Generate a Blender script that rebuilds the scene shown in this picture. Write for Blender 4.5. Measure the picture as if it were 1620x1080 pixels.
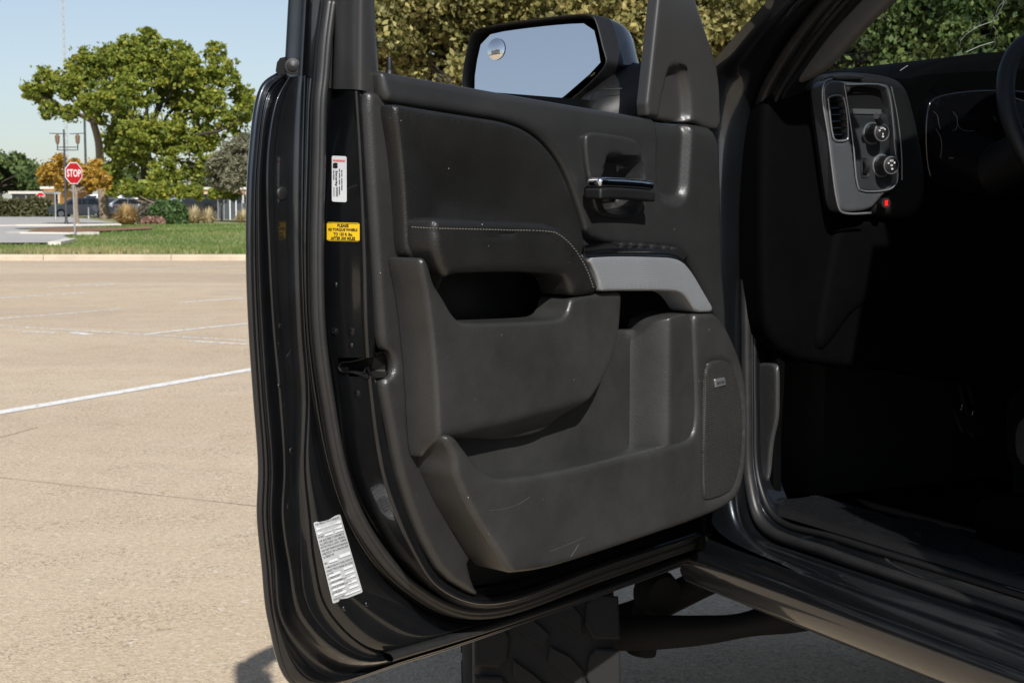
import bpy, math, random
import numpy as np
from mathutils import Vector, Matrix
from mathutils.geometry import delaunay_2d_cdt
from mathutils.bvhtree import BVHTree

random.seed(7); RNG = np.random.default_rng(7)
for _o in list(bpy.data.objects): bpy.data.objects.remove(_o)
SC = bpy.context.scene
COL = SC.collection

# ------------------------------------------------------------------ camera
FPX, CX, CY = 2400.0, 810.0, 540.0          # focal length and centre in photograph pixels
CAMZ = 1.45
PITCH = math.atan((540.0-314.0)/FPX)
cam_d = bpy.data.cameras.new('camera'); cam = bpy.data.objects.new('camera', cam_d); COL.objects.link(cam)
cam.location = (0, 0, CAMZ); cam.rotation_euler = (math.pi/2-PITCH, 0, 0)
cam_d.sensor_width = 36; cam_d.lens = 36*FPX/1620.0
cam_d.clip_start = 0.05; cam_d.clip_end = 5000
cam_d.dof.use_dof = True; cam_d.dof.focus_distance = 2.5; cam_d.dof.aperture_fstop = 22.0
SC.camera = cam

# ------------------------------------------------------------------ light
SUN_EL, SUN_AZ = math.radians(38), math.radians(180-13)      # azimuth clockwise from +Y
world = bpy.data.worlds.new('World'); SC.world = world; world.use_nodes = True
_n = world.node_tree.nodes; _n.clear()
_sky = _n.new('ShaderNodeTexSky'); _sky.sky_type = 'NISHITA'; _sky.sun_disc = False
_sky.sun_elevation = SUN_EL; _sky.sun_rotation = SUN_AZ
_sky.altitude = 150; _sky.air_density = 1.0; _sky.dust_density = 0.55; _sky.ozone_density = 4.2
_bg = _n.new('ShaderNodeBackground'); _bg.inputs[1].default_value = 0.092
_wo = _n.new('ShaderNodeOutputWorld')
_hs = _n.new('ShaderNodeHueSaturation'); _hs.inputs['Saturation'].default_value = 0.67      # pale hazy blue all over
world.node_tree.links.new(_sky.outputs[0], _hs.inputs['Color']); world.node_tree.links.new(_hs.outputs[0], _bg.inputs[0]); world.node_tree.links.new(_bg.outputs[0], _wo.inputs[0])
sun_d = bpy.data.lights.new('sun', 'SUN'); sun_d.energy = 5.0; sun_d.angle = math.radians(0.53); sun_d.color = (1.0, 0.965, 0.915)
sun = bpy.data.objects.new('sun', sun_d); COL.objects.link(sun)
_sd = Vector((math.sin(SUN_AZ)*math.cos(SUN_EL), math.cos(SUN_AZ)*math.cos(SUN_EL), math.sin(SUN_EL)))
sun.rotation_euler = _sd.to_track_quat('Z', 'Y').to_euler(); sun.location = (5, -10, 12)
SC.view_settings.view_transform = 'Standard'; SC.view_settings.look = 'None'
SC.view_settings.exposure = 0.12; SC.view_settings.gamma = 1.0; SC.view_settings.use_curve_mapping = False
SC.render.engine = 'CYCLES'
SC.cycles.use_denoising = True
SC.cycles.max_bounces = 6; SC.cycles.transparent_max_bounces = 8
SC.cycles.sample_clamp_indirect = 6

# ------------------------------------------------------------------ materials
MATS = {}
def mat(name, col, rough=0.5, metal=0.0, var=0.0, vscale=6.0, bump=0.0, bscale=300.0, coat=0.0, coatr=0.05, spec=0.5, col2=None, bkind='noise', aniso_lines=None):
    m = bpy.data.materials.new(name); m.use_nodes = True; MATS[name] = m
    nt = m.node_tree; b = nt.nodes['Principled BSDF']
    b.inputs['Base Color'].default_value = (*col, 1); b.inputs['Roughness'].default_value = rough
    b.inputs['Metallic'].default_value = metal; b.inputs['Specular IOR Level'].default_value = spec
    b.inputs['Coat Weight'].default_value = coat; b.inputs['Coat Roughness'].default_value = coatr
    tc = nt.nodes.new('ShaderNodeTexCoord')
    if var or col2:
        nz = nt.nodes.new('ShaderNodeTexNoise'); nz.inputs['Scale'].default_value = vscale; nz.inputs['Detail'].default_value = 6
        nz.inputs['Roughness'].default_value = 0.65
        nt.links.new(tc.outputs['Object'], nz.inputs['Vector'])
        mx = nt.nodes.new('ShaderNodeMix'); mx.data_type = 'RGBA'
        c2 = col2 or tuple(c*(1+var) for c in col)
        mx.inputs[6].default_value = (*(c*(1-var) for c in col), 1) if not col2 else (*col, 1)
        mx.inputs[7].default_value = (*c2, 1)
        rp = nt.nodes.new('ShaderNodeMapRange'); rp.inputs[1].default_value = 0.3; rp.inputs[2].default_value = 0.7
        nt.links.new(nz.outputs['Fac'], rp.inputs[0]); nt.links.new(rp.outputs[0], mx.inputs[0])
        nt.links.new(mx.outputs[2], b.inputs['Base Color'])
        rr = nt.nodes.new('ShaderNodeMapRange'); rr.inputs[3].default_value = max(0.02, rough*0.85); rr.inputs[4].default_value = min(1, rough*1.18)
        nt.links.new(nz.outputs['Fac'], rr.inputs[0]); nt.links.new(rr.outputs[0], b.inputs['Roughness'])
    if bump:
        if bkind == 'leather':
            bz = nt.nodes.new('ShaderNodeTexVoronoi'); bz.feature = 'SMOOTH_F1'; bz.inputs['Scale'].default_value = bscale
            out = bz.outputs['Distance']
        else:
            bz = nt.nodes.new('ShaderNodeTexNoise'); bz.inputs['Scale'].default_value = bscale; bz.inputs['Detail'].default_value = 3
            out = bz.outputs['Fac']
        nt.links.new(tc.outputs['Object'], bz.inputs['Vector'])
        bp = nt.nodes.new('ShaderNodeBump'); bp.inputs['Strength'].default_value = bump; bp.inputs['Distance'].default_value = 0.001
        nt.links.new(out, bp.inputs['Height']); nt.links.new(bp.outputs[0], b.inputs['Normal'])
    return m

def emis(m, col, s):
    b = m.node_tree.nodes['Principled BSDF']; b.inputs['Emission Color'].default_value = (*col, 1); b.inputs['Emission Strength'].default_value = s

PAINT = mat('black_paint', (0.030, 0.034, 0.041), 0.32, 0.85, var=0.15, vscale=9, coat=1.0, coatr=0.04, bump=0.04, bscale=1200)
PAINTB = mat('jamb_paint', (0.023, 0.0255, 0.0295), 0.31, 0.85, var=0.25, vscale=14, coat=1.0, coatr=0.04, bump=0.03, bscale=400)
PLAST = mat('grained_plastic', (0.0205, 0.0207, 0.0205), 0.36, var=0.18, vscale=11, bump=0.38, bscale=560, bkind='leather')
PLASTF = mat('fine_plastic', (0.0195, 0.0198, 0.0200), 0.35, var=0.18, vscale=8, bump=0.20, bscale=750, bkind='leather')
LEATH = mat('black_leather', (0.0105, 0.0105, 0.0102), 0.38, var=0.2, vscale=10, bump=0.45, bscale=500, bkind='leather')
LOWPL = mat('scuffed_plastic', (0.0275, 0.0277, 0.0272), 0.36, var=0.28, vscale=7, bump=0.33, bscale=560, bkind='leather')
COVER = mat('pillar_cover_plastic', (0.032, 0.032, 0.032), 0.34, var=0.08, vscale=5, bump=0.1, bscale=900)
RUBBER = mat('seal_rubber', (0.016, 0.016, 0.0165), 0.42, var=0.2, vscale=25, bump=0.1, bscale=400)
DARK = mat('black_plastic', (0.006, 0.006, 0.0065), 0.5, var=0.2, vscale=10, bump=0.12, bscale=500)
GLOSSB = mat('piano_black', (0.004, 0.004, 0.005), 0.15, var=0.1, vscale=5, coat=0.6)
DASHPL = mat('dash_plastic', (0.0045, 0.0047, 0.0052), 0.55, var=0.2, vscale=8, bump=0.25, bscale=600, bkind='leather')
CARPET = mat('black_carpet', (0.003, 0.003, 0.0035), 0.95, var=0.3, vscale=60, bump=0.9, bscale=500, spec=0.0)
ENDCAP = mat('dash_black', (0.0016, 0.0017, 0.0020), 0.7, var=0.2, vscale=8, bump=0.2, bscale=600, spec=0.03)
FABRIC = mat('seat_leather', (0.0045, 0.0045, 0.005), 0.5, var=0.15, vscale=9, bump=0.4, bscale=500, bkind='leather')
CHROME = mat('chrome', (0.72, 0.74, 0.78), 0.10, 1.0, var=0.06, vscale=20)
SATIN = mat('satin_silver', (0.34, 0.35, 0.365), 0.34, 0.75, var=0.06, vscale=12)
DSATIN = mat('dark_satin', (0.125, 0.132, 0.145), 0.33, 0.6, var=0.1, vscale=12)
RIM = mat('black_alloy', (0.012, 0.012, 0.014), 0.25, 0.6, var=0.1, vscale=12, coat=0.6)
STEEL = mat('dirty_steel', (0.008, 0.0076, 0.0074), 0.8, 0.1, var=0.4, vscale=14, bump=0.4, bscale=120)
TYRE = mat('tyre_rubber', (0.0055, 0.0055, 0.0057), 0.8, var=0.25, vscale=18, bump=0.5, bscale=180)
SCREW = mat('dark_screw', (0.05, 0.05, 0.055), 0.3, 0.9, var=0.2, vscale=60)
THREAD = mat('cream_thread', (0.13, 0.122, 0.105), 0.8, var=0.15, vscale=300)
WHITE = mat('label_white', (0.66, 0.68, 0.70), 0.38, var=0.04, vscale=40)
SILVL = mat('label_silver', (0.46, 0.48, 0.49), 0.34, 0.1, var=0.08, vscale=40)
YELLOW = mat('label_yellow', (0.80, 0.52, 0.015), 0.4, var=0.05, vscale=30)
INK = mat('ink_black', (0.012, 0.011, 0.010), 0.5, var=0.1)
INKG = mat('ink_grey', (0.10, 0.10, 0.105), 0.5, var=0.1)
REDINK = mat('ink_red', (0.75, 0.05, 0.06), 0.5, var=0.05)
KNOBW = mat('ink_white', (0.75, 0.75, 0.75), 0.5, var=0.05)
REDL = mat('lit_red_switch', (0.6, 0.01, 0.01), 0.3, var=0.05); emis(REDL, (1.0, 0.03, 0.03), 0.35)
FILM = None
def glass_mat(name, tint, refl=0.08, rough=0.0):
    m = bpy.data.materials.new(name); m.use_nodes = True; nt = m.node_tree; nt.nodes.clear()
    t = nt.nodes.new('ShaderNodeBsdfTransparent'); t.inputs[0].default_value = (*tint, 1)
    g = nt.nodes.new('ShaderNodeBsdfGlossy'); g.inputs['Roughness'].default_value = rough
    fr = nt.nodes.new('ShaderNodeFresnel'); fr.inputs[0].default_value = 1.45
    nz = nt.nodes.new('ShaderNodeTexNoise'); nz.inputs['Scale'].default_value = 30
    bp = nt.nodes.new('ShaderNodeBump'); bp.inputs['Strength'].default_value = refl; bp.inputs['Distance'].default_value = 0.002
    nt.links.new(nz.outputs['Fac'], bp.inputs['Height']); 
    if refl > 0.2: nt.links.new(bp.outputs[0], g.inputs['Normal']); nt.links.new(bp.outputs[0], fr.inputs['Normal'])
    mx = nt.nodes.new('ShaderNodeMixShader'); o = nt.nodes.new('ShaderNodeOutputMaterial')
    nt.links.new(fr.outputs[0], mx.inputs[0]); nt.links.new(t.outputs[0], mx.inputs[1]); nt.links.new(g.outputs[0], mx.inputs[2]); nt.links.new(mx.outputs[0], o.inputs[0])
    return m
GLASS = glass_mat('windscreen_glass', (0.80, 0.86, 0.84), 0.02)
FILM = glass_mat('protective_film', (0.86, 0.87, 0.88), 0.95, 0.16)
def blue_sheen(m, k):
    nt = m.node_tree; d = nt.nodes.new('ShaderNodeBsdfDiffuse'); d.inputs[0].default_value = (.55, .60, .68, 1); mx = nt.nodes.new('ShaderNodeMixShader'); mx.inputs[0].default_value = k
    o = [n for n in nt.nodes if n.type == 'OUTPUT_MATERIAL'][0]; src = o.inputs[0].links[0].from_socket; nt.links.new(src, mx.inputs[1]); nt.links.new(d.outputs[0], mx.inputs[2]); nt.links.new(mx.outputs[0], o.inputs[0])
blue_sheen(FILM, .012)  # faint bluish diffuse stands in for sky sheen on the film
def mirror_mat():
    m = mat('mirror_glass', (0.95, 0.96, 0.97), 0.008, 1.0); return m
MIRROR = mirror_mat()
def ribbed(m, scale, strength, axis='Z'):
    nt = m.node_tree; b = nt.nodes['Principled BSDF']; tc = nt.nodes.new('ShaderNodeTexCoord')
    wv = nt.nodes.new('ShaderNodeTexWave'); wv.bands_direction = axis; wv.inputs['Scale'].default_value = scale; wv.inputs['Distortion'].default_value = 0
    bp = nt.nodes.new('ShaderNodeBump'); bp.inputs['Strength'].default_value = strength; bp.inputs['Distance'].default_value = 0.001
    nt.links.new(tc.outputs['Object'], wv.inputs['Vector']); nt.links.new(wv.outputs['Fac'], bp.inputs['Height']); nt.links.new(bp.outputs[0], b.inputs['Normal'])
RIBBED = mat('ribbed_silver_trim', (0.30, 0.315, 0.335), 0.42, 0.5, var=0.05, vscale=12); ribbed(RIBBED, 95, 0.14)

# ------------------------------------------------------------------ helpers
FW = Vector((0, math.cos(PITCH), -math.sin(PITCH))); UPV = Vector((0, math.sin(PITCH), math.cos(PITCH))); RT = Vector((1, 0, 0))
CAMP = Vector((0, 0, CAMZ))
def ray(px, py): return (FW*FPX + RT*(px-CX) + UPV*(CY-py)).normalized()
def hit(px, py, p0, n):
    d = ray(px, py); return CAMP + d*((p0-CAMP).dot(n)/d.dot(n))
def ground(px, py, z=0.0): return hit(px, py, Vector((0, 0, z)), Vector((0, 0, 1)))
def at(px, py, dist):                                   # point at a given depth along +Y
    d = ray(px, py); return CAMP + d*(dist/d.y)

class Frame:
    """a work plane: o + s*e1 + t*e2 + w*n"""
    def __init__(s, o, e1, e2, n): s.o, s.e1, s.e2, s.n = Vector(o), Vector(e1).normalized(), Vector(e2).normalized(), Vector(n).normalized()
    def un(s, px, py, w=0.0):
        p = hit(px, py, s.o + s.n*w, s.n) - s.o
        return p.dot(s.e1), p.dot(s.e2)
    def P(s, a, b, w): return s.o + s.e1*a + s.e2*b + s.n*w
    def at(s, px, py, w=0.0): return hit(px, py, s.o + s.n*w, s.n)

STORE = {}
def obj(name, verts, faces, m, parent=None, smooth=True, angle=38, root=None, origin=None):
    me = bpy.data.meshes.new(name)
    o = bpy.data.objects.new(name, me); COL.objects.link(o)
    off = Vector((0, 0, 0))
    if parent is not None:
        p = parent
        while p.parent is not None: p = p.parent
        off = p.location
        o.parent = parent
    elif origin is not None:
        off = Vector(origin); o.location = off
    V = np.asarray([tuple(v) for v in verts], dtype=np.float64) if not isinstance(verts, np.ndarray) else verts
    me.from_pydata([tuple(v) for v in (V-np.array(off))], [], [tuple(f) for f in faces])
    me.materials.append(m); me.validate()
    if smooth:
        me.polygons.foreach_set('use_smooth', [True]*len(me.polygons))
        if angle < 180: me.set_sharp_from_angle(angle=math.radians(angle))
    me.update()
    return o
def tag(o, label=None, cat=None, group=None, kind=None):
    if label: o['label'] = label
    if cat: o['category'] = cat
    if group: o['group'] = group
    if kind: o['kind'] = kind
    return o
def empty(name, loc, label=None, cat=None, group=None):
    o = bpy.data.objects.new(name, None); COL.objects.link(o); o.location = loc; o.empty_display_size = 0.3
    return tag(o, label, cat, group)

class MB:
    def __init__(s): s.v, s.f = [], []
    def add(s, vs, fs):
        k = len(s.v); s.v += [Vector(v) for v in vs]; s.f += [tuple(i+k for i in f) for f in fs]; return s
    def box(s, c, ex, ey, ez, bev=0.0):
        """c centre, ex ey ez half-extent vectors; optional chamfer"""
        c, ex, ey, ez = Vector(c), Vector(ex), Vector(ey), Vector(ez)
        if not bev:
            vs = [c+ex*i+ey*j+ez*k for i in (-1, 1) for j in (-1, 1) for k in (-1, 1)]
            s.add(vs, [(0, 1, 3, 2), (4, 6, 7, 5), (0, 4, 5, 1), (2, 3, 7, 6), (0, 2, 6, 4), (1, 5, 7, 3)])
            return s
        L = [e.length for e in (ex, ey, ez)]; u = [e.normalized() for e in (ex, ey, ez)]
        idx = {}; vs = []
        for i in (-1, 1):
            for j in (-1, 1):
                for k in (-1, 1):
                    for ax in range(3):
                        q = c.copy(); sg = (i, j, k)
                        for a in range(3): q += u[a]*sg[a]*(L[a] - (0 if a == ax else bev))
                        idx[(i, j, k, ax)] = len(vs); vs.append(q)
        fs = []
        for ax in range(3):
            o1, o2 = [a for a in range(3) if a != ax]
            for sg in (-1, 1):
                def key(x, y):
                    t = [0, 0, 0]; t[ax] = sg; t[o1] = x; t[o2] = y; return idx[(t[0], t[1], t[2], ax)]
                fs.append((key(-1, -1), key(1, -1), key(1, 1), key(-1, 1)))
        for a1 in range(3):
            for a2 in range(a1+1, 3):
                a3 = 3-a1-a2
                for s1 in (-1, 1):
                    for s2 in (-1, 1):
                        def key2(x3, ax):
                            t = [0, 0, 0]; t[a1] = s1; t[a2] = s2; t[a3] = x3; return idx[(t[0], t[1], t[2], ax)]
                        fs.append((key2(-1, a1), key2(1, a1), key2(1, a2), key2(-1, a2)))
        for i in (-1, 1):
            for j in (-1, 1):
                for k in (-1, 1): fs.append(tuple(idx[(i, j, k, a)] for a in range(3)))
        s.add(vs, fs); return s
    def tube(s, pts, rad, n=10, caps=True, up=None, flat=1.0):
        pts = [Vector(p) for p in pts]; m = len(pts)
        rads = rad if isinstance(rad, (list, tuple)) else [rad]*m
        rings = []; prev = None
        for i, p in enumerate(pts):
            t = (pts[min(i+1, m-1)]-pts[max(i-1, 0)])
            t = t.normalized() if t.length > 1e-9 else Vector((0, 0, 1))
            if prev is None:
                a = Vector(up) if up is not None else (Vector((0, 0, 1)) if abs(t.z) < 0.9 else Vector((1, 0, 0)))
            else: a = prev
            b = t.cross(a).normalized(); a = b.cross(t).normalized(); prev = a
            rings.append([p + (a*math.cos(2*math.pi*k/n)*flat + b*math.sin(2*math.pi*k/n))*rads[i] for k in range(n)])
        k0 = len(s.v)
        for r in rings: s.v += r
        for i in range(m-1):
            for k in range(n):
                s.f.append((k0+i*n+k, k0+i*n+(k+1) % n, k0+(i+1)*n+(k+1) % n, k0+(i+1)*n+k))
        if caps:
            s.f.append(tuple(k0+k for k in range(n))[::-1]); s.f.append(tuple(k0+(m-1)*n+k for k in range(n)))
        return s
    def lathe(s, o, axis, prof, n=32, ref=None):
        """prof: (radius, height along axis)"""
        o = Vector(o); ax = Vector(axis).normalized()
        a = Vector(ref) if ref else (Vector((0, 0, 1)) if abs(ax.z) < 0.9 else Vector((1, 0, 0)))
        b = ax.cross(a).normalized(); a = b.cross(ax).normalized()
        k0 = len(s.v)
        for r, h in prof:
            s.v += [o + ax*h + (a*math.cos(2*math.pi*k/n)+b*math.sin(2*math.pi*k/n))*max(r, 1e-5) for k in range(n)]
        for i in range(len(prof)-1):
            for k in range(n): s.f.append((k0+i*n+k, k0+i*n+(k+1) % n, k0+(i+1)*n+(k+1) % n, k0+(i+1)*n+k))
        return s
    def build(s, name, m, parent=None, smooth=True, angle=38, origin=None): return obj(name, s.v, s.f, m, parent, smooth, angle, origin=origin)

def catmull(P, k, closed=False):
    P = [Vector(p) for p in P]; n = len(P); out = []
    rng = range(n if closed else n-1)
    for i in rng:
        p1, p2 = P[i], P[(i+1) % n]
        p0 = P[(i-1) % n] if (closed or i > 0) else p1*2-p2
        p3 = P[(i+2) % n] if (closed or i < n-2) else p2*2-p1
        a = (p1-p0).length**0.5+1e-9; b = (p2-p1).length**0.5+1e-9; c = (p3-p2).length**0.5+1e-9
        m1 = ((p1-p0)/a-(p2-p0)/(a+b)+(p2-p1)/b)*b; m2 = ((p2-p1)/b-(p3-p1)/(b+c)+(p3-p2)/c)*b
        for j in range(k):
            t = j/k; t2 = t*t; t3 = t2*t
            out.append(p1*(2*t3-3*t2+1)+m1*(t3-2*t2+t)+p2*(-2*t3+3*t2)+m2*(t3-t2))
    if not closed: out.append(P[-1].copy())
    return out

def loft(name, rows, m, parent, k=6, across=1, frame=None, close=False, flip=False, smooth=True, angle=180):
    """rows: list of lists of world points with matching stations"""
    R = [catmull(r, k) if k > 1 else [Vector(p) for p in r] for r in rows]
    if across > 1:
        cols = [catmull([r[j] for r in R], across) for j in range(len(R[0]))]
        R = [[c[i] for c in cols] for i in range(len(cols[0]))]
    n = len(R[0]); vs = [p for r in R for p in r]; fs = []
    for i in range(len(R)-1):
        for j in range(n-1):
            f = (i*n+j, i*n+j+1, (i+1)*n+j+1, (i+1)*n+j); fs.append(f[::-1] if flip else f)
    return obj(name, vs, fs, m, parent, smooth, angle)

def chaikin(p, it=2):
    p = np.asarray(p, float)
    for _ in range(it):
        q = np.roll(p, -1, 0); a = p*0.75+q*0.25; b = p*0.25+q*0.75
        p = np.empty((len(a)*2, 2)); p[0::2] = a; p[1::2] = b
    return p
def resample(p, sp):
    q = np.vstack([p, p[:1]]); L = np.linalg.norm(np.diff(q, axis=0), axis=1); c = np.concatenate([[0], np.cumsum(L)])
    n = max(12, int(c[-1]/sp)); t = np.linspace(0, c[-1], n, endpoint=False)
    return np.stack([np.interp(t, c, q[:, 0]), np.interp(t, c, q[:, 1])], 1)
def segdist(pts, poly, closed=True):
    a = poly if closed else poly[:-1]; b = np.roll(poly, -1, 0) if closed else poly[1:]
    out = np.empty(len(pts))
    ab = b-a; l2 = (ab**2).sum(1)+1e-15
    for i in range(0, len(pts), 2000):
        p = pts[i:i+2000, None, :]; t = np.clip(((p-a)*ab).sum(2)/l2, 0, 1)
        out[i:i+2000] = np.sqrt((((a+t[..., None]*ab)-p)**2).sum(2).min(1))
    return out
def inside(pts, poly):
    x, y = pts[:, 0], pts[:, 1]; c = np.zeros(len(pts), bool); n = len(poly)
    for i in range(n):
        x1, y1 = poly[i]; x2, y2 = poly[(i+1) % n]
        if y1 == y2: continue
        m = ((y1 > y) != (y2 > y)) & (x < (x2-x1)*(y-y1)/(y2-y1)+x1); c ^= m
    return c
def sdf(pts, poly):
    d = segdist(pts, poly); return np.where(inside(pts, poly), -d, d)
def sstep(x): x = np.clip(x, 0, 1); return x*x*(3-2*x)

def patch(name, fr, outline, w0, m, parent, r=0.006, base=None, g=0.012, relief=None, it=2, holes=(), px=True, smooth_angle=50, sp=None, rings=(0.08, 0.25, 0.5, 0.8, 1.15)):
    """a moulded panel with its own outline, rounded edge of radius r, skirt down to w=base and relief(s,t,d)"""
    poly = np.array([fr.un(q[0], q[1], q[2] if len(q) > 2 else w0) for q in outline]) if px else np.array(outline, float)
    if it: poly = chaikin(poly, it)
    poly = resample(poly, sp or g*0.6)
    area = 0.5*np.sum(poly[:, 0]*np.roll(poly[:, 1], -1)-np.roll(poly[:, 0], -1)*poly[:, 1])
    if area < 0: poly = poly[::-1]
    e = np.roll(poly, -1, 0)-np.roll(poly, 1, 0); nrm = np.stack([-e[:, 1], e[:, 0]], 1); nrm /= np.linalg.norm(nrm, axis=1)[:, None]+1e-12
    extra = []
    for q in rings:
        d = r*q
        c = poly+nrm*d; c = c[::max(1, int(1+q))]
        ok = (segdist(c, poly) > d*0.93) & inside(c, poly); extra.append(c[ok])
    lo, hi = poly.min(0), poly.max(0)
    gx = np.arange(lo[0], hi[0], g); gy = np.arange(lo[1], hi[1], g*0.866)
    G = np.array([(x+(g/2 if j % 2 else 0), y) for j, y in enumerate(gy) for x in gx]) if len(gx) and len(gy) else np.zeros((0, 2))
    if len(G):
        G = G[inside(G, poly)]; G = G[segdist(G, poly) > r*1.15+0.45*g]; extra.append(G)
    hp = []
    for h in holes:
        h = np.array([fr.un(x, y, w0) for x, y in h]) if px else np.array(h, float)
        h = resample(chaikin(h, 2), sp or g*0.6); hp.append(h)
    ext = np.vstack(extra) if extra else np.zeros((0, 2))
    for h in hp:
        s_ = sdf(ext, h); ext = ext[s_ > 0.35*g]
    edges = []; allp = [poly]; k = len(poly); bl = [list(range(k))]
    for h in hp:
        edges += [(k+i, k+(i+1) % len(h)) for i in range(len(h))]; bl.append(list(range(k, k+len(h)))); allp.append(h); k += len(h)
    pts = np.vstack(allp+[ext])
    V, _, F, *_r = delaunay_2d_cdt([Vector(p) for p in pts], edges, [list(range(len(poly)))], 1, 1e-7)
    V = np.array([tuple(v) for v in V]); F = [tuple(f) for f in F]
    if hp:
        cen = np.array([V[list(f)].mean(0) for f in F]); keep = np.ones(len(F), bool)
        for h in hp: keep &= ~inside(cen, h)
        F = [f for f, q in zip(F, keep) if q]
    d = segdist(V, poly)
    dm = d.copy()
    for h in hp: dm = np.minimum(dm, segdist(V, h))
    w = np.full(len(V), w0)
    if relief is not None: w = w + relief(V[:, 0], V[:, 1], d)
    if r > 0:
        x = np.clip(dm/r, 0, 1); w = w - r*(1-np.sqrt(np.clip(1-(1-x)**2, 0, 1)))
    flip = fr.e1.cross(fr.e2).dot(fr.n) < 0
    o, e1, e2, n = (np.array(q) for q in (fr.o, fr.e1, fr.e2, fr.n))
    W3 = o + V[:, :1]*e1 + V[:, 1:]*e2 + w[:, None]*n
    if base is not None:
        vs = list(W3); nf = []
        cnt = {}
        for f in F:
            for a, b in zip(f, f[1:]+f[:1]): cnt[(a, b)] = 1
        bmap = {}
        for (a, b) in list(cnt):
            if (b, a) in cnt: continue
            for q in (a, b):
                if q not in bmap:
                    bmap[q] = len(vs); vs.append(o+V[q, 0]*e1+V[q, 1]*e2+base*n)
            nf.append((b, a, bmap[a], bmap[b]))
        W3 = np.array(vs); F = F+nf
    if flip: F = [f[::-1] for f in F]
    ob = obj(name, W3, F, m, parent, True, smooth_angle)
    STORE[ob.name] = (W3, F)
    return ob

def world_bvh(*objs):
    V, F = [], []
    for o in objs:
        me = o.data; k = len(V); mw = o.location; p = o
        off = Vector((0, 0, 0))
        while p is not None: off += p.location; p = p.parent
        V += [v.co+off for v in me.vertices]; F += [tuple(i+k for i in q.vertices) for q in me.polygons]
    return BVHTree.FromPolygons(V, F)
def cast(bvh, px, py, off=0.0):
    d = ray(px, py); h = bvh.ray_cast(CAMP, d)
    if h[0] is None: return None, None
    n = h[1] if h[1].dot(d) < 0 else -h[1]
    return h[0]+n*off, n

def decal(name, bvh, quad, m, parent, off=0.0012, nx=6, ny=10, corner=0.12):
    """a thin sticker laid on real surface: quad corners TL,TR,BR,BL in pixels"""
    vs, fs = [], []
    pol = []
    asp = ((quad[1][0]-quad[0][0])**2+(quad[1][1]-quad[0][1])**2)**0.5/max(1e-6, ((quad[3][0]-quad[0][0])**2+(quad[3][1]-quad[0][1])**2)**0.5)
    cu, cv = corner, corner*asp
    for (a, b, s0) in ((cu, cv, 180), (1-cu, cv, 270), (1-cu, 1-cv, 0), (cu, 1-cv, 90)):
        for k in range(5):
            t = math.radians(s0+k*22.5); pol.append((a+math.cos(t)*cu, b+math.sin(t)*cv))
    pts2 = [Vector(p) for p in pol]+[Vector(((i+.5)/nx, (j+.5)/ny)) for i in range(nx) for j in range(ny)]
    V, _, F, *_r = delaunay_2d_cdt(pts2, [], [list(range(len(pol)))], 1, 1e-6)
    for u, v in V: 
        p, n = cast(bvh, *bil(quad, u, v), off); vs.append(p if p is not None else Vector((0, 0, 0)))
    return obj(name, vs, [tuple(f)[::-1] for f in F], m, parent, True, 180)
def bil(q, u, v):
    x = (1-v)*((1-u)*q[0][0]+u*q[1][0])+v*((1-u)*q[3][0]+u*q[2][0]); y = (1-v)*((1-u)*q[0][1]+u*q[1][1])+v*((1-u)*q[3][1]+u*q[2][1]); return x, y
def text_mesh(body, bold=0.0, shear=0.0):
    c = bpy.data.curves.new('t', 'FONT'); c.body = body; c.size = 1; c.offset = bold; c.shear = shear; c.resolution_u = 2
    o = bpy.data.objects.new('t', c); COL.objects.link(o)
    bpy.context.view_layer.update()
    me = bpy.data.meshes.new_from_object(o.evaluated_get(bpy.context.evaluated_depsgraph_get()))
    vs = np.array([tuple(v.co) for v in me.vertices]); fs = [tuple(p.vertices) for p in me.polygons]
    bpy.data.objects.remove(o); bpy.data.curves.remove(c); bpy.data.meshes.remove(me)
    lo, hi = vs.min(0), vs.max(0)
    return (vs-lo)/(hi-lo+1e-9), fs, (hi-lo)
def text_decal(name, body, bvh, quad, box, m, parent, off=0.0018, bold=0.015, rot=False):
    """box = (u0,v0,u1,v1) inside quad; v runs down"""
    V, F, ext = text_mesh(body, bold)
    vs = []
    for x, y, _z in V:
        if rot: u, v = box[0]+(box[2]-box[0])*y, box[1]+(box[3]-box[1])*x
        else: u, v = box[0]+(box[2]-box[0])*x, box[3]-(box[3]-box[1])*y
        p, n = cast(bvh, *bil(quad, u, v), off); vs.append(p)
    return obj(name, vs, F, m, parent, False)

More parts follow.
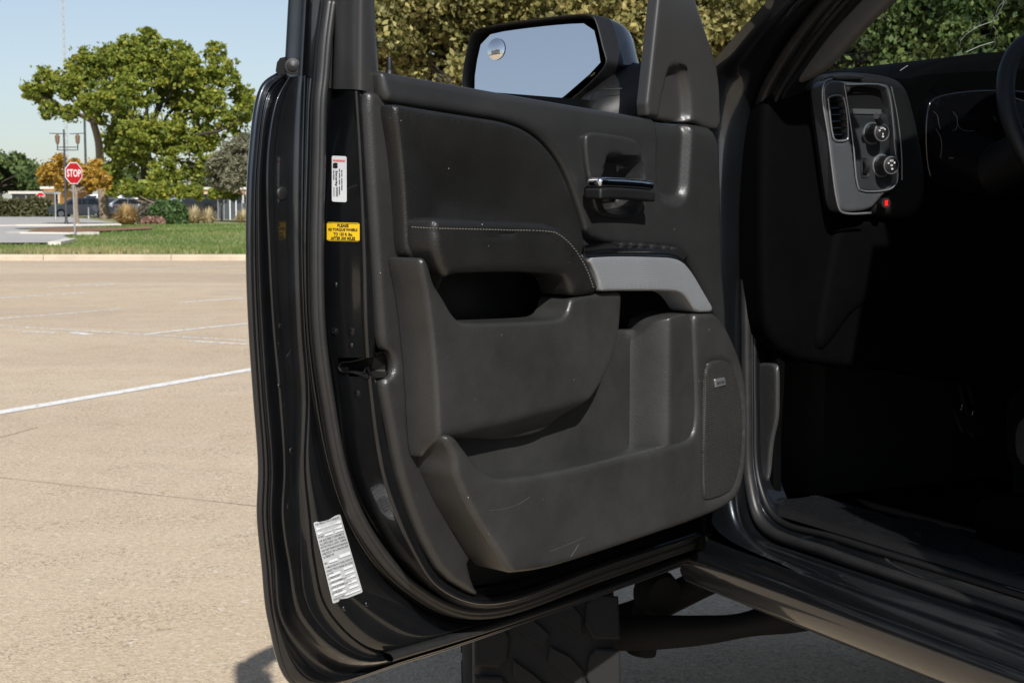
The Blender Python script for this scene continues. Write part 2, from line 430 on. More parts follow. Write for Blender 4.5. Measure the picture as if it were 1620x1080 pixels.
# ================================================================== SETTING
def ground_mat():
    m = bpy.data.materials.new('aggregate_concrete'); m.use_nodes = True; nt = m.node_tree; b = nt.nodes['Principled BSDF']; L = nt.links.new
    tc = nt.nodes.new('ShaderNodeTexCoord')
    def noise(sc, det=5, ro=0.6, stretch=None):
        n = nt.nodes.new('ShaderNodeTexNoise'); n.inputs['Scale'].default_value = sc; n.inputs['Detail'].default_value = det; n.inputs['Roughness'].default_value = ro
        if stretch:
            mp = nt.nodes.new('ShaderNodeMapping'); mp.inputs['Scale'].default_value = stretch; mp.inputs['Rotation'].default_value = (0, 0, 0.12); L(tc.outputs['Object'], mp.inputs[0]); L(mp.outputs[0], n.inputs['Vector'])
        else: L(tc.outputs['Object'], n.inputs['Vector'])
        return n.outputs['Fac']
    def mr(x, a, b_, c=0.0, d=1.0):
        n = nt.nodes.new('ShaderNodeMapRange'); L(x, n.inputs[0])
        for i, v in enumerate((a, b_, c, d)): n.inputs[i+1].default_value = v
        return n.outputs[0]
    def mix(f, a, c):
        n = nt.nodes.new('ShaderNodeMix'); n.data_type = 'RGBA'; L(f, n.inputs[0])
        for i, q in ((6, a), (7, c)):
            if isinstance(q, tuple): n.inputs[i].default_value = (*q, 1)
            else: L(q, n.inputs[i])
        return n.outputs[2]
    c = mix(mr(noise(0.22, 6), 0.35, 0.65), (0.55, 0.435, 0.305), (0.605, 0.495, 0.36))
    c = mix(mr(noise(0.09, 4, 0.6, (0.35, 1.6, 1)), 0.46, 0.66), c, (0.455, 0.355, 0.262))      # long worn wheel tracks
    c = mix(mr(noise(0.35, 7, 0.7), 0.52, 0.72, 0, 0.55), c, (0.40, 0.33, 0.265))                     # grey stains
    c = mix(mr(noise(2.3, 6, 0.7), 0.62, 0.78, 0, 0.4), c, (0.68, 0.60, 0.47))                        # pale scuffs
    c = mix(mr(noise(0.9, 5), 0.55, 0.75, 0, 0.6), c, (0.50, 0.36, 0.25))                        # rusty patches
    def mul(f, lo, hi):
        n = nt.nodes.new('ShaderNodeMix'); n.data_type = 'RGBA'; n.blend_type = 'MULTIPLY'; n.inputs[0].default_value = 1.0
        g_ = mr(f, lo[0], hi[0], lo[1], hi[1]); L(c, n.inputs[6]); L(g_, n.inputs[7]); return n.outputs[2]
    def voro(sc):
        v = nt.nodes.new('ShaderNodeTexVoronoi'); v.inputs['Scale'].default_value = sc; L(tc.outputs['Object'], v.inputs['Vector'])
        h = nt.nodes.new('ShaderNodeSeparateColor'); L(v.outputs['Color'], h.inputs[0]); return v, h
    def times(a, b_):
        n = nt.nodes.new('ShaderNodeMath'); n.operation = 'MULTIPLY'; L(a, n.inputs[0]); L(b_, n.inputs[1]); return n.outputs[0]
    c = mul(noise(38, 8, 0.8), (0.34, 0.74), (0.66, 1.24))                                          # sandy grain
    clus = mr(noise(2.6, 4, 0.6), 0.40, 0.62, 0.15, 1.0)
    v, hs = voro(130)
    c = mix(times(mr(hs.outputs[0], 0.74, 0.95, 0, 0.75), clus), c, (0.24, 0.175, 0.115))           # dark pebbles, in drifts
    c = mix(mr(hs.outputs[1], 0.76, 0.97, 0, 0.6), c, (0.70, 0.61, 0.48))                            # pale pebbles
    v2, h2 = voro(62)
    c = mix(times(mr(h2.outputs[0], 0.90, 0.97, 0, 0.5), clus), c, (0.20, 0.145, 0.10))             # a few larger stones
    c = mix(mr(h2.outputs[2], 0.985, 0.992, 0, 0.5), c, (0.74, 0.69, 0.60))
    L(c, b.inputs['Base Color']); b.inputs['Roughness'].default_value = 0.88; b.inputs['Specular IOR Level'].default_value = 0.25
    bp = nt.nodes.new('ShaderNodeBump'); bp.inputs['Strength'].default_value = 0.6; bp.inputs['Distance'].default_value = 0.006
    L(v.outputs['Distance'], bp.inputs['Height']); L(bp.outputs[0], b.inputs['Normal'])
    return m
CONC = ground_mat()
KERBM = mat('kerb_concrete', (0.50, 0.42, 0.32), 0.9, var=0.15, vscale=1.5, bump=0.5, bscale=40)
PAVE = mat('grey_pavement', (0.40, 0.385, 0.365), 0.9, var=0.12, vscale=0.6, bump=0.4, bscale=50)
MULCH = mat('brown_mulch', (0.22, 0.115, 0.06), 0.95, var=0.4, vscale=3, bump=0.8, bscale=30)
LAWN = mat('lawn_soil', (0.16, 0.20, 0.055), 0.95, col2=(0.33, 0.28, 0.14), vscale=0.55)
FIELD = mat('far_ground', (0.16, 0.18, 0.08), 0.95, var=0.25, vscale=0.05)
def paint_line_mat():
    m = bpy.data.materials.new('road_paint'); m.use_nodes = True; nt = m.node_tree; b = nt.nodes['Principled BSDF']
    b.inputs['Base Color'].default_value = (0.80, 0.79, 0.76, 1); b.inputs['Roughness'].default_value = 0.7
    tc = nt.nodes.new('ShaderNodeTexCoord'); n = nt.nodes.new('ShaderNodeTexNoise'); n.inputs['Scale'].default_value = 14; n.inputs['Detail'].default_value = 7; n.inputs['Roughness'].default_value = 0.75
    nt.links.new(tc.outputs['Object'], n.inputs['Vector'])
    oi = nt.nodes.new('ShaderNodeObjectInfo')
    r = nt.nodes.new('ShaderNodeMapRange'); r.inputs[1].default_value = 0.30; r.inputs[2].default_value = 0.46
    ad = nt.nodes.new('ShaderNodeMath'); ad.operation = 'SUBTRACT'; sc = nt.nodes.new('ShaderNodeSeparateColor'); nt.links.new(oi.outputs['Color'], sc.inputs[0])
    ml = nt.nodes.new('ShaderNodeMath'); ml.operation = 'MULTIPLY'; ml.inputs[1].default_value = 0.15; nt.links.new(sc.outputs[0], ml.inputs[0])
    nt.links.new(n.outputs['Fac'], ad.inputs[0]); nt.links.new(ml.outputs[0], ad.inputs[1]); nt.links.new(ad.outputs[0], r.inputs[0]); nt.links.new(r.outputs[0], b.inputs['Alpha'])
    return m
ROADP = paint_line_mat()
JOINT = mat('joint_tar', (0.22, 0.165, 0.12), 0.9, var=0.3, vscale=5)

def quad_sheet(name, pts, z, m, parent=None, kind=None, sub=1):
    o = obj(name, [Vector((p[0], p[1], z)) for p in pts], [tuple(range(len(pts)))], m, parent, False, origin=None)
    if kind: o['kind'] = kind
    return o
KY = 35.6                                                # kerb face distance
quad_sheet('ground', [(-900, -300), (900, -300), (900, 2500), (-900, 2500)], -0.03, FIELD, kind='structure')
lot = quad_sheet('parking_lot', [(-80, -60), (80, -60), (80, KY+0.06), (-80, KY+0.06)], 0.0, CONC, kind='structure')
lawn_v = []; lawn_f = []
def lawn_h(x, y): return 0.13+0.05*math.sin(x*0.13)+0.0*y
NX, NY = 60, 24
for j in range(NY+1):
    for i in range(NX+1):
        x = -80+160*i/NX; y = KY+0.28+(80)*j/NY
        lawn_v.append((x, y, (0.10 if j == 0 else 0.13+0.05*math.sin(x*0.21)*math.sin(y*0.3))))
for j in range(NY):
    for i in range(NX): lawn_f.append((j*(NX+1)+i, j*(NX+1)+i+1, (j+1)*(NX+1)+i+1, (j+1)*(NX+1)+i))
lawn = obj('lawn', lawn_v, lawn_f, LAWN); lawn['kind'] = 'structure'
# kerb in cast lengths with open joints
kerb = empty('kerb', (0, KY, 0)); kerb['kind'] = 'structure'
xk = -62.0
while xk < 62:
    L_ = 3.0; b = MB(); x0, x1 = xk+0.008, xk+L_-0.008
    prof = [(0.0, 0.0), (0.0, 0.10), (0.03, 0.135), (0.30, 0.14), (0.30, 0.0)]
    vs = [(x0, KY+0.02+p, q) for p, q in prof]+[(x1, KY+0.02+p, q) for p, q in prof]; n = len(prof)
    b.add(vs, [(i, i+1, n+i+1, n+i) for i in range(n-1)]+[tuple(range(n))[::-1], tuple(range(n, 2*n))]); b.build('kerb_stone', KERBM, kerb, True, 30); xk += L_
# painted bay lines and the dark slab joint, laid on the lot
def ground_line(name, a, b, wid, m, z, worn=0.0):
    A, B = ground(*a), ground(*b); d = (B-A).normalized(); n = Vector((-d.y, d.x, 0))*wid/2
    n_ = 14; vs = []
    for i in range(n_+1):
        p = A.lerp(B, i/n_); vs += [p+n*random.uniform(.93, 1.07), p-n*random.uniform(.93, 1.07)]
    o = obj(name, [Vector((v.x, v.y, z)) for v in vs], [(2*i, 2*i+1, 2*i+3, 2*i+2) for i in range(n_)], m, lot, False)
    o.color = (worn, worn, worn, 1); return o
for a, b, wd, wn in (((-60, 663), (425, 580), 0.135, 0.0), ((187, 427), (420, 420), 0.13, 0.35), ((74, 455), (145, 450), 0.11, 0.45), ((-20, 473), (139, 463), 0.11, 0.5),
                     ((284, 479), (384, 472), 0.11, 0.3), ((-20, 506), (193, 489), 0.10, 0.6), ((231, 529), (410, 510), 0.10, 0.45), ((-30, 514), (415, 541), 0.085, 0.75),
                     ((30, 421), (66, 420), 0.12, 0.45), ((115, 526), (142, 530), 0.12, 0.35), ((34, 525), (88, 527), 0.1, 0.6), ((300, 540), (390, 545), 0.1, 0.62), ((362, 433), (420, 431), .12, .4),
                     ((60, 418.5), (330, 416.8), .14, .75), ((150, 452), (182, 449), .11, .45)):
    ground_line('parking_line', a, b, wd, ROADP, 0.004, wn)
ground_line('slab_joint', (-30, 752), (372, 797), 0.0045, JOINT, 0.003)
ground_line('slab_joint', (372, 797), (425, 803), 0.006, JOINT, 0.003)
ground_line('slab_joint', (0, 692), (60, 676), 0.006, JOINT, 0.003)
# driveway at far left with kerbs and the mulch island
def gp(px, py, z=0.15): q = ground(px, py, z); return (q.x, q.y)
quad_sheet('driveway', [gp(-120, 386), gp(88, 386), gp(112, 380), gp(100, 374), (gp(120, 372)), gp(20, 363), gp(186, 358), gp(186, 354), gp(110, 344), gp(-120, 344)], 0.19, PAVE, kind='structure')
quad_sheet('mulch_bed', [gp(44, 366, .2), gp(60, 361.5, .2), gp(100, 360.5, .2), gp(186, 360, .2), gp(240, 358, .2), gp(240, 362, .2), gp(150, 366, .2), gp(110, 369, .2), gp(60, 369, .2)], 0.205, MULCH, kind='structure')
def strip_kerb(name, pts, wid, z0, h, m):
    pts = [Vector((x, y, 0)) for x, y in pts]; b = MB(); rows = []
    for i, p in enumerate(pts):
        d = (pts[min(i+1, len(pts)-1)]-pts[max(i-1, 0)]).normalized(); n = Vector((-d.y, d.x, 0))
        rows.append([p+n*wid/2+Vector((0, 0, z0)), p+n*wid/2+Vector((0, 0, z0+h)), p-n*wid/2+Vector((0, 0, z0+h)), p-n*wid/2+Vector((0, 0, z0))])
    vs = [q for r in rows for q in r]; fs = []
    for i in range(len(rows)-1):
        for k in range(3): fs.append((4*i+k, 4*i+k+1, 4*i+5+k, 4*i+4+k))
    fs += [(0, 1, 2, 3), tuple(4*(len(rows)-1)+k for k in (3, 2, 1, 0))]
    o = obj(name, vs, fs, m, None, False); o['kind'] = 'structure'; return o
KERBW = mat('pale_kerb', (0.62, 0.58, 0.52), 0.9, var=0.1, vscale=2)
strip_kerb('driveway_kerb', [gp(-60, 360), gp(20, 358.5), gp(100, 358), gp(186, 357)], 0.9, 0.14, 0.10, KERBW)
strip_kerb('island_kerb', [gp(20, 370), gp(40, 371), gp(110, 371.5), gp(150, 370.5)], 0.5, 0.14, 0.10, KERBW)
strip_kerb('lawn_kerb', [gp(86, 387), gp(100, 384), gp(112, 381)], 0.35, 0.14, 0.09, KERBW)

# ---------------------------------------------------------------- foliage
def leaf_mat(name, c1, c2, c3, trans=0.35, rough=0.55):
    m = bpy.data.materials.new(name); m.use_nodes = True; nt = m.node_tree; b = nt.nodes['Principled BSDF']; L = nt.links.new
    at_ = nt.nodes.new('ShaderNodeAttribute'); at_.attribute_name = 'tint'
    cr = nt.nodes.new('ShaderNodeValToRGB'); cr.color_ramp.elements[0].color = (*c1, 1); cr.color_ramp.elements[1].color = (*c3, 1)
    e = cr.color_ramp.elements.new(0.5); e.color = (*c2, 1)
    L(at_.outputs['Fac'], cr.inputs[0]); L(cr.outputs[0], b.inputs['Base Color']); b.inputs['Roughness'].default_value = rough; b.inputs['Specular IOR Level'].default_value = 0.4
    t = nt.nodes.new('ShaderNodeBsdfTranslucent'); L(cr.outputs[0], t.inputs[0])
    mx = nt.nodes.new('ShaderNodeMixShader'); mx.inputs[0].default_value = trans
    o = nt.nodes['Material Output']; L(b.outputs[0], mx.inputs[1]); L(t.outputs[0], mx.inputs[2]); L(mx.outputs[0], o.inputs[0])
    return m
BARK = mat('tree_bark', (0.16, 0.12, 0.085), 0.95, col2=(0.30, 0.23, 0.165), vscale=9, bump=1.0, bscale=25)
BARKD = mat('dark_bark', (0.055, 0.045, 0.035), 0.95, var=0.4, vscale=9, bump=1.0, bscale=25)
LEAF_G = leaf_mat('pecan_leaf', (0.12, 0.165, 0.028), (0.26, 0.31, 0.045), (0.46, 0.44, 0.075), 0.45)
LEAF_OAK = leaf_mat('oak_leaf_olive', (0.085, 0.090, 0.025), (0.22, 0.205, 0.065), (0.42, 0.365, 0.14), 0.28)
LEAF_DK = leaf_mat('oak_leaf_green', (0.034, 0.062, 0.020), (0.095, 0.14, 0.040), (0.22, 0.27, 0.085), 0.28)
LEAF_Y = leaf_mat('autumn_leaf', (0.30, 0.17, 0.025), (0.48, 0.29, 0.04), (0.60, 0.40, 0.07), 0.35)
LEAF_FAR = leaf_mat('far_leaf', (0.05, 0.085, 0.03), (0.09, 0.13, 0.04), (0.14, 0.18, 0.055), 0.2)
LEAF_GR = leaf_mat('grey_leaf', (0.15, 0.15, 0.095), (0.24, 0.235, 0.15), (0.33, 0.31, 0.21), 0.3)
LEAF_H = leaf_mat('hedge_leaf', (0.035, 0.075, 0.022), (0.07, 0.125, 0.035), (0.11, 0.17, 0.05), 0.2)
LEAF_HB = leaf_mat('brown_hedge_leaf', (0.06, 0.065, 0.025), (0.11, 0.11, 0.045), (0.17, 0.15, 0.07), 0.2)
LEAF_PU = leaf_mat('purple_hedge_leaf', (0.075, 0.06, 0.05), (0.12, 0.11, 0.08), (0.17, 0.16, 0.10), 0.2)
GRASSM = leaf_mat('lawn_blade', (0.09, 0.165, 0.035), (0.15, 0.22, 0.05), (0.40, 0.34, 0.17), 0.3)
STRAW = leaf_mat('straw_blade', (0.38, 0.25, 0.09), (0.52, 0.37, 0.16), (0.62, 0.48, 0.25), 0.35)
STRAWP = leaf_mat('pale_straw_blade', (0.45, 0.36, 0.20), (0.55, 0.46, 0.28), (0.66, 0.58, 0.38), 0.35)

def leaves(name, C, size, m, parent, tint=None, stretch=1.6, root=None, upbias=0.0):
    N = len(C); a = RNG.normal(size=(N, 3)); a[:, 2] += upbias; a /= np.linalg.norm(a, axis=1)[:, None]
    b = np.cross(a, RNG.normal(size=(N, 3))); b /= np.linalg.norm(b, axis=1)[:, None]; n = np.cross(a, b)
    s = size*RNG.uniform(0.6, 1.3, N)[:, None]
    p0 = C-a*s*stretch*0.5; p2 = C+a*s*stretch*0.5; p1 = C+b*s*0.5+n*s*0.12; p3 = C-b*s*0.5+n*s*0.12
    V = np.stack([p0, p1, p2, p3], 1).reshape(-1, 3)
    if parent is not None:
        V = V-np.array(parent.location)
    me = bpy.data.meshes.new(name); me.vertices.add(4*N); me.vertices.foreach_set('co', V.ravel())
    me.loops.add(4*N); me.loops.foreach_set('vertex_index', np.arange(4*N, dtype=np.int32))
    me.polygons.add(N); me.polygons.foreach_set('loop_start', np.arange(0, 4*N, 4, dtype=np.int32))
    try: me.polygons.foreach_set('loop_total', np.full(N, 4, dtype=np.int32))
    except Exception: pass
    me.update(calc_edges=True); me.validate()
    at_ = me.attributes.new('tint', 'FLOAT', 'FACE')
    t = tint if tint is not None else RNG.uniform(0, 1, N)
    at_.data.foreach_set('value', np.clip(t, 0, 1).astype(np.float32))
    me.materials.append(m); o = bpy.data.objects.new(name, me); COL.objects.link(o)
    if parent is not None: o.parent = parent
    return o

def crown_points(blobs, n, sub=14, subr=(0.28, 0.48), fill=0.25):
    vol = np.array([b[3]**2 for b in blobs]); vol = vol/vol.sum(); pts, tint = [], []
    for b, f in zip(blobs, vol):
        c = np.array(b[:3]); R = b[3]; k = int(sub)
        d = RNG.normal(size=(k, 3)); d /= np.linalg.norm(d, axis=1)[:, None]
        cc = c+d*R*RNG.uniform(0.45, 0.92, k)[:, None]*np.array([1, 1, 0.85]); rr = R*RNG.uniform(*subr, k)
        m = int(n*f/k)+1
        for q, r in zip(cc, rr):
            e = RNG.normal(size=(m, 3)); e /= np.linalg.norm(e, axis=1)[:, None]
            rad = r*RNG.uniform(0.35, 1.08, m)**0.6
            pts.append(q+e*rad[:, None]*np.array([1, 1, 0.75])); tint.append(np.clip(RNG.normal(0.45, 0.2)+RNG.normal(0, 0.22, m), 0, 1))
    for b, f in zip(blobs, vol):                          # loose sprays between the clumps
        m = int(n*f*0.16)+1; e = np.clip(RNG.normal(size=(m, 3))*0.42, -0.78, 0.78)*b[3]; pts.append(np.array(b[:3])+e); tint.append(np.clip(RNG.normal(0.5, 0.25, m), 0, 1))
    return np.vstack(pts), np.concatenate(tint)

def limb(b, p, q, r0, r1, bend=0.12, n=8):
    p, q = Vector(p), Vector(q); L = (q-p).length
    o1 = Vector(RNG.normal(size=3))*L*bend; pts = []
    for i in range(n+1):
        t = i/n; pts.append(p.lerp(q, t)+o1*math.sin(t*math.pi)*0.5+Vector(RNG.normal(size=3))*L*0.012)
    b.tube(pts, [r0+(r1-r0)*i/n for i in range(n+1)], 8); return pts

def tree(name, base, blobs, n, size, lm, label, trunk_r, fork_h, bark=BARK, group=None, cat='tree', lean=(0, 0), sub=14, subr=(0.28, 0.48), stretch=1.6, twigs=2, cull=None, trunk_pts=None):
    root = empty(name, base, label, cat, group)
    base = Vector(base); fork = base+Vector((lean[0], lean[1], fork_h))
    tb = MB()
    if trunk_pts: 
        tb.tube(catmull(trunk_pts, 5), list(np.linspace(trunk_r, trunk_r*.6, (len(trunk_pts)-1)*5+1)), 12); fork = Vector(trunk_pts[-1])
    else:
        pts = [base-Vector((0, 0, .1)), base+Vector((0, 0, fork_h*.12)), base.lerp(fork, .5)+Vector((RNG.normal()*.1*trunk_r*4, 0, 0)), fork]
        cp = catmull(pts, 5); tb.tube(cp, [trunk_r*(1.35-.75*i/(len(cp)-1)) if i < 4 else trunk_r*(1.0-.4*i/(len(cp)-1)) for i in range(len(cp))], 12)
    tb.build('trunk', bark, root, True, 180)
    lb = MB()
    for bb in blobs:
        c = Vector(bb[:3]); e = limb(lb, fork, c, trunk_r*0.36, trunk_r*0.10)
        for _ in range(twigs):
            k = random.randint(3, 7); d = Vector(RNG.normal(size=3)).normalized()*bb[3]*0.95; limb(lb, e[k], c+d, trunk_r*0.10, trunk_r*0.02, n=5)
    lb.build('limbs', bark, root, True, 180)
    P, T = crown_points(blobs, n, sub, subr)
    leaves('crown', P, size, lm, root, T, stretch)
    return root
def pblobs(lst, d, jit=0.0):
    out = []
    for x, y, r in lst:
        p = at(x, y, d+random.uniform(-jit, jit)); out.append((p.x, p.y, p.z, r*d/FPX))
    return out
def ragged(bl, k=0.28):                                  # uneven crown: shift and resize the blobs a little
    return [(x+random.uniform(-k, k)*r, y+random.uniform(-.9, .9)*r, z+random.uniform(-k, k)*r, r*random.uniform(.72, 1.02)) for x, y, z, r in bl]
def deep(bl, dy):                                        # repeat a crown's blobs behind, so that it has real depth
    return bl+[(x+random.uniform(-.3, .3)*r, y+dy+random.uniform(-.2, .2)*r, z-0.1*r, r*0.9) for x, y, z, r in bl]

D1 = 98.0
gx = lambda px, d: (px-CX)/FPX*d
blL = ragged(pblobs([(40, 138, 22), (62, 150, 24), (78, 118, 32), (105, 146, 36), (80, 170, 22), (125, 106, 38), (165, 96, 38), (192, 100, 40), (160, 150, 38), (192, 150, 38), (188, 190, 30), (112, 178, 22), (140, 128, 36)], D1, 1.5))
tree('pecan_tree', (gx(168, D1+2), D1+2, 0.1), blL, 30000, 0.165, LEAF_G, 'spreading yellow-green tree with thick leaning bare trunk, left half of the big crown', 0.36, 5,
     trunk_pts=[(gx(168, D1+2), D1+2, 0.0), (gx(166, D1+2), D1+2, 1.6), (gx(163, D1+2), D1+2, 3.2), tuple(at(156, 225, D1+1.5)), tuple(at(147, 192, D1+1))], twigs=3, sub=36, subr=(0.10, 0.27))
blM = ragged(pblobs([(215, 92, 40), (258, 92, 44), (305, 104, 44), (348, 108, 42), (382, 150, 28), (330, 160, 46), (272, 155, 50), (215, 160, 46), (236, 212, 40), (290, 222, 44), (340, 214, 36), (372, 196, 30),
             (212, 258, 36), (255, 268, 32), (298, 272, 26), (195, 235, 28), (180, 268, 22), (192, 205, 26), (182, 240, 20), (205, 228, 30), (400, 175, 24), (330, 255, 30), (240, 70, 28), (200, 72, 22), (338, 78, 24), (285, 75, 24)], D1-2, 2))
tree('pecan_tree', (gx(232, D1), D1, 0.1), blM, 58000, 0.17, LEAF_G, 'broad dense green tree, tallest of the trees beyond the lawn', 0.42, 4.5, bark=BARKD, twigs=2, sub=36, subr=(0.10, 0.27))
bl = pblobs([(86, 268, 20), (75, 284, 13), (108, 282, 18), (134, 276, 19), (154, 284, 18), (147, 262, 15), (165, 290, 13), (95, 252, 12), (115, 262, 14), (70, 272, 12), (98, 292, 14), (142, 295, 12)], 75, .8)
tree('young_tree', (gx(124, 74), 74, 0.15), bl, 7500, 0.13, LEAF_Y, 'small golden yellow autumn tree behind the near stop sign', 0.13, 1.6, twigs=5, subr=(0.25, 0.5))
bl = pblobs([(372, 238, 26), (350, 262, 22), (385, 270, 24), (392, 225, 18), (345, 285, 15), (368, 290, 16), (410, 250, 24), (420, 280, 24)], 84, .6)
tree('grey_tree', (gx(398, 84), 84, 0.15), bl, 11000, 0.10, LEAF_GR, 'wispy grey-green small tree beside the open door edge', 0.10, 1.2, twigs=7, stretch=3.5, subr=(0.3, 0.6))
bl = pblobs([(352, 302, 13), (370, 306, 11), (338, 306, 9)], 88, .3)
tree('shrub_tree', (gx(352, 88), 88, 0.15), bl, 1800, 0.2, LEAF_G, 'low green shrub below the wispy grey tree', 0.07, .7, cat='shrub')
bl = pblobs([(205, 298, 15), (235, 300, 16), (262, 302, 15), (288, 303, 14), (310, 303, 13), (178, 300, 11)], 92, .6)
tree('understory_tree', (gx(250, 92), 92, 0.15), bl, 4500, 0.24, LEAF_G, 'low olive shrubbery under the broad green tree', 0.12, 1.0, cat='shrub')
for i, (lst, d, lab) in enumerate((([(2, 262, 30), (26, 268, 26), (44, 275, 22), (14, 285, 26), (50, 292, 18), (-30, 265, 34)], 190, 'dark green tree mass at the far left horizon'),
                      ([(72, 288, 16), (92, 290, 14), (60, 300, 14), (110, 292, 12)], 180, 'low pale green far tree behind the yellow tree'),
                      ([(180, 288, 18), (200, 282, 18), (330, 285, 22), (380, 290, 22)], 185, 'far dark tree seen under the broad green crown'))):
    bl = deep(pblobs(lst, d, 3), 4)
    tree('far_tree', (gx(lst[0][0], d), d, 0), bl, 9000, 0.5, LEAF_FAR, lab, 0.4, 3, bark=BARKD, group='far trees')

# oaks beyond the truck, seen through the door window and the windscreen
def oak(x, y, R, z0, z1, n, size, lm, label, seed):
    global RNG
    RNG = np.random.default_rng(seed); random.seed(seed)
    bl = []
    for k in range(34):
        a = random.uniform(0, 2*math.pi); t = random.uniform(0, 1); z = z0+(z1-z0)*t
        rr = R*math.sqrt(max(0.12, 1-(2*t-0.85)**2*0.8))*random.uniform(0.35, 0.95)
        bl.append((x+rr*math.cos(a), y+rr*math.sin(a)*0.7, z, R*random.uniform(0.30, 0.44)))
    tree('oak_tree', (x, y, 0), bl, n, size, lm, label, 0.26, 2.2, bark=BARKD, group='oaks beyond the truck', sub=20, subr=(0.22, 0.46), twigs=2, stretch=1.6)
oak(-0.5, 31, 3.2, 1.6, 6.4, 105000, 0.092, LEAF_OAK, 'olive brown oak seen through the open door window, left of the mirror', 11)
oak(4.4, 29.5, 3.3, 1.6, 6.6, 110000, 0.09, LEAF_OAK, 'olive oak between the mirror and the windscreen pillar', 12)
oak(9.2, 27.5, 3.3, 1.6, 6.4, 105000, 0.085, LEAF_DK, 'dark green oak seen through the windscreen', 13)
oak(13.6, 28, 3.4, 1.6, 6.8, 75000, 0.095, LEAF_DK, 'dark green oak at the right end of the windscreen view', 14)
oak(2.2, 37, 4.0, 1.6, 7.0, 26000, 0.2, LEAF_DK, 'shaded oak standing behind the two olive oaks', 15)
oak(11.5, 36, 4.2, 1.6, 7.0, 22000, 0.2, LEAF_DK, 'shaded oak standing behind the two dark green oaks', 16)
RNG = np.random.default_rng(21); random.seed(21)

# hedges, shrubs, ornamental grasses, lawn blades
def hedge(name, x0, x1, y, dep, z0, z1, n, size, m, label, rnd=0.0, group=None):
    root = empty(name, ((x0+x1)/2, y, z0), label, 'hedge', group)
    P = np.stack([RNG.uniform(x0, x1, n), RNG.uniform(y-dep, y+dep, n), RNG.uniform(z0, z1, n)], 1)
    u = (P[:, 0]-x0)/(x1-x0)*2-1; v = (P[:, 2]-z0)/(z1-z0); q = (P[:, 1]-y)/dep
    if rnd: keep = (np.abs(u)**2.5+np.clip(v, 0, 1)**3*0.9+np.abs(q)**2.5) < 1.15
    else: keep = v < 0.9+0.1*np.sin(P[:, 0]*3.1)*np.sin(P[:, 0]*1.3)
    P = P[keep]; t = np.clip(RNG.normal(.45, .2, len(P)), 0, 1)
    leaves('foliage', P, size, m, root, t)
    for k in range(5):
        b = MB(); x = x0+(x1-x0)*(k+.5)/5; limb(b, (x, y, z0-.1), (x+random.uniform(-.2, .2), y, z0+(z1-z0)*.6), .035, .012)
        b.build('stem', BARKD, root, True, 180)
hedge('hedge', gx(-60, 112), gx(80, 112), 112, .8, 0, 1.62, 9000, .16, LEAF_HB, 'long clipped brownish hedge at the left edge')
hedge('hedge', gx(78, 113), gx(100, 113), 113, .6, 0, 1.1, 1500, .16, LEAF_H, 'short bright green hedge next to the long brownish hedge')
hedge('shrub', gx(238, 78), gx(298, 78), 78, .9, 0.1, 1.32, 6500, .13, LEAF_H, 'rounded dark green shrub on the lawn', 1)
hedge('shrub', gx(221, 79), gx(252, 79), 79, .7, 0.1, 1.22, 3000, .12, LEAF_PU, 'purplish grey shrub touching the rounded green shrub', 1)
hedge('shrub', gx(226, 76.5), gx(262, 76.5), 76.5, .4, 0.1, .55, 900, .11, leaf_mat('pink_leaf', (.25, .13, .10), (.36, .22, .17), (.45, .3, .2)), 'low reddish ground shrub in front of the purplish one', 1)
def grass_clump(name, x, y, R, h, n, m, label, group='ornamental grasses'):
    root = empty(name, (x, y, .12), label, 'grass', group)
    a = RNG.uniform(0, 2*np.pi, n); r = R*np.sqrt(RNG.uniform(0, 1, n))*.35; sp = RNG.uniform(0, 1, n)
    V = []; 
    bx, by = x+r*np.cos(a), y+r*np.sin(a); L = h*RNG.uniform(.35, 1.1, n); out = R*sp*1.15
    tx, ty, tz = bx+np.cos(a)*out, by+np.sin(a)*out, .12+L*(1-.8*sp**2)
    wv = .025
    mx, my, mz = bx+np.cos(a)*out*.5, by+np.sin(a)*out*.5, .12+L*(.62-.2*sp)
    px_, py_ = -np.sin(a)*wv, np.cos(a)*wv
    P = np.stack([np.stack([bx-px_, by-py_, np.full(n, .1)], 1), np.stack([bx+px_, by+py_, np.full(n, .1)], 1), np.stack([mx+px_, my+py_, mz], 1), np.stack([tx, ty, tz], 1), np.stack([mx-px_, my-py_, mz], 1)], 1).reshape(-1, 3)
    o = obj('blades', P, [(5*i, 5*i+1, 5*i+2, 5*i+4) for i in range(n)]+[(5*i+4, 5*i+2, 5*i+3) for i in range(n)], m, root, False)
    at_ = o.data.attributes.new('tint', 'FLOAT', 'FACE'); t = RNG.uniform(0, 1, n).astype(np.float32); at_.data.foreach_set('value', np.concatenate([t, t]))
grass_clump('fountain_grass', gx(203, 79), 79, 0.85, 1.15, 900, STRAW, 'round golden clump of dry ornamental grass left of the shrubs')
grass_clump('fountain_grass', gx(309, 82), 82, 0.6, 1.0, 500, STRAWP, 'pale straw grass clump right of the rounded green shrub')
grass_clump('fountain_grass', gx(331, 82), 82, 0.55, 0.9, 450, STRAWP, 'small pale straw grass clump before the dark fence')
grass_clump('fountain_grass', gx(386, 84), 84, 0.6, 0.8, 400, STRAWP, 'pale straw grass clump beside the door edge')
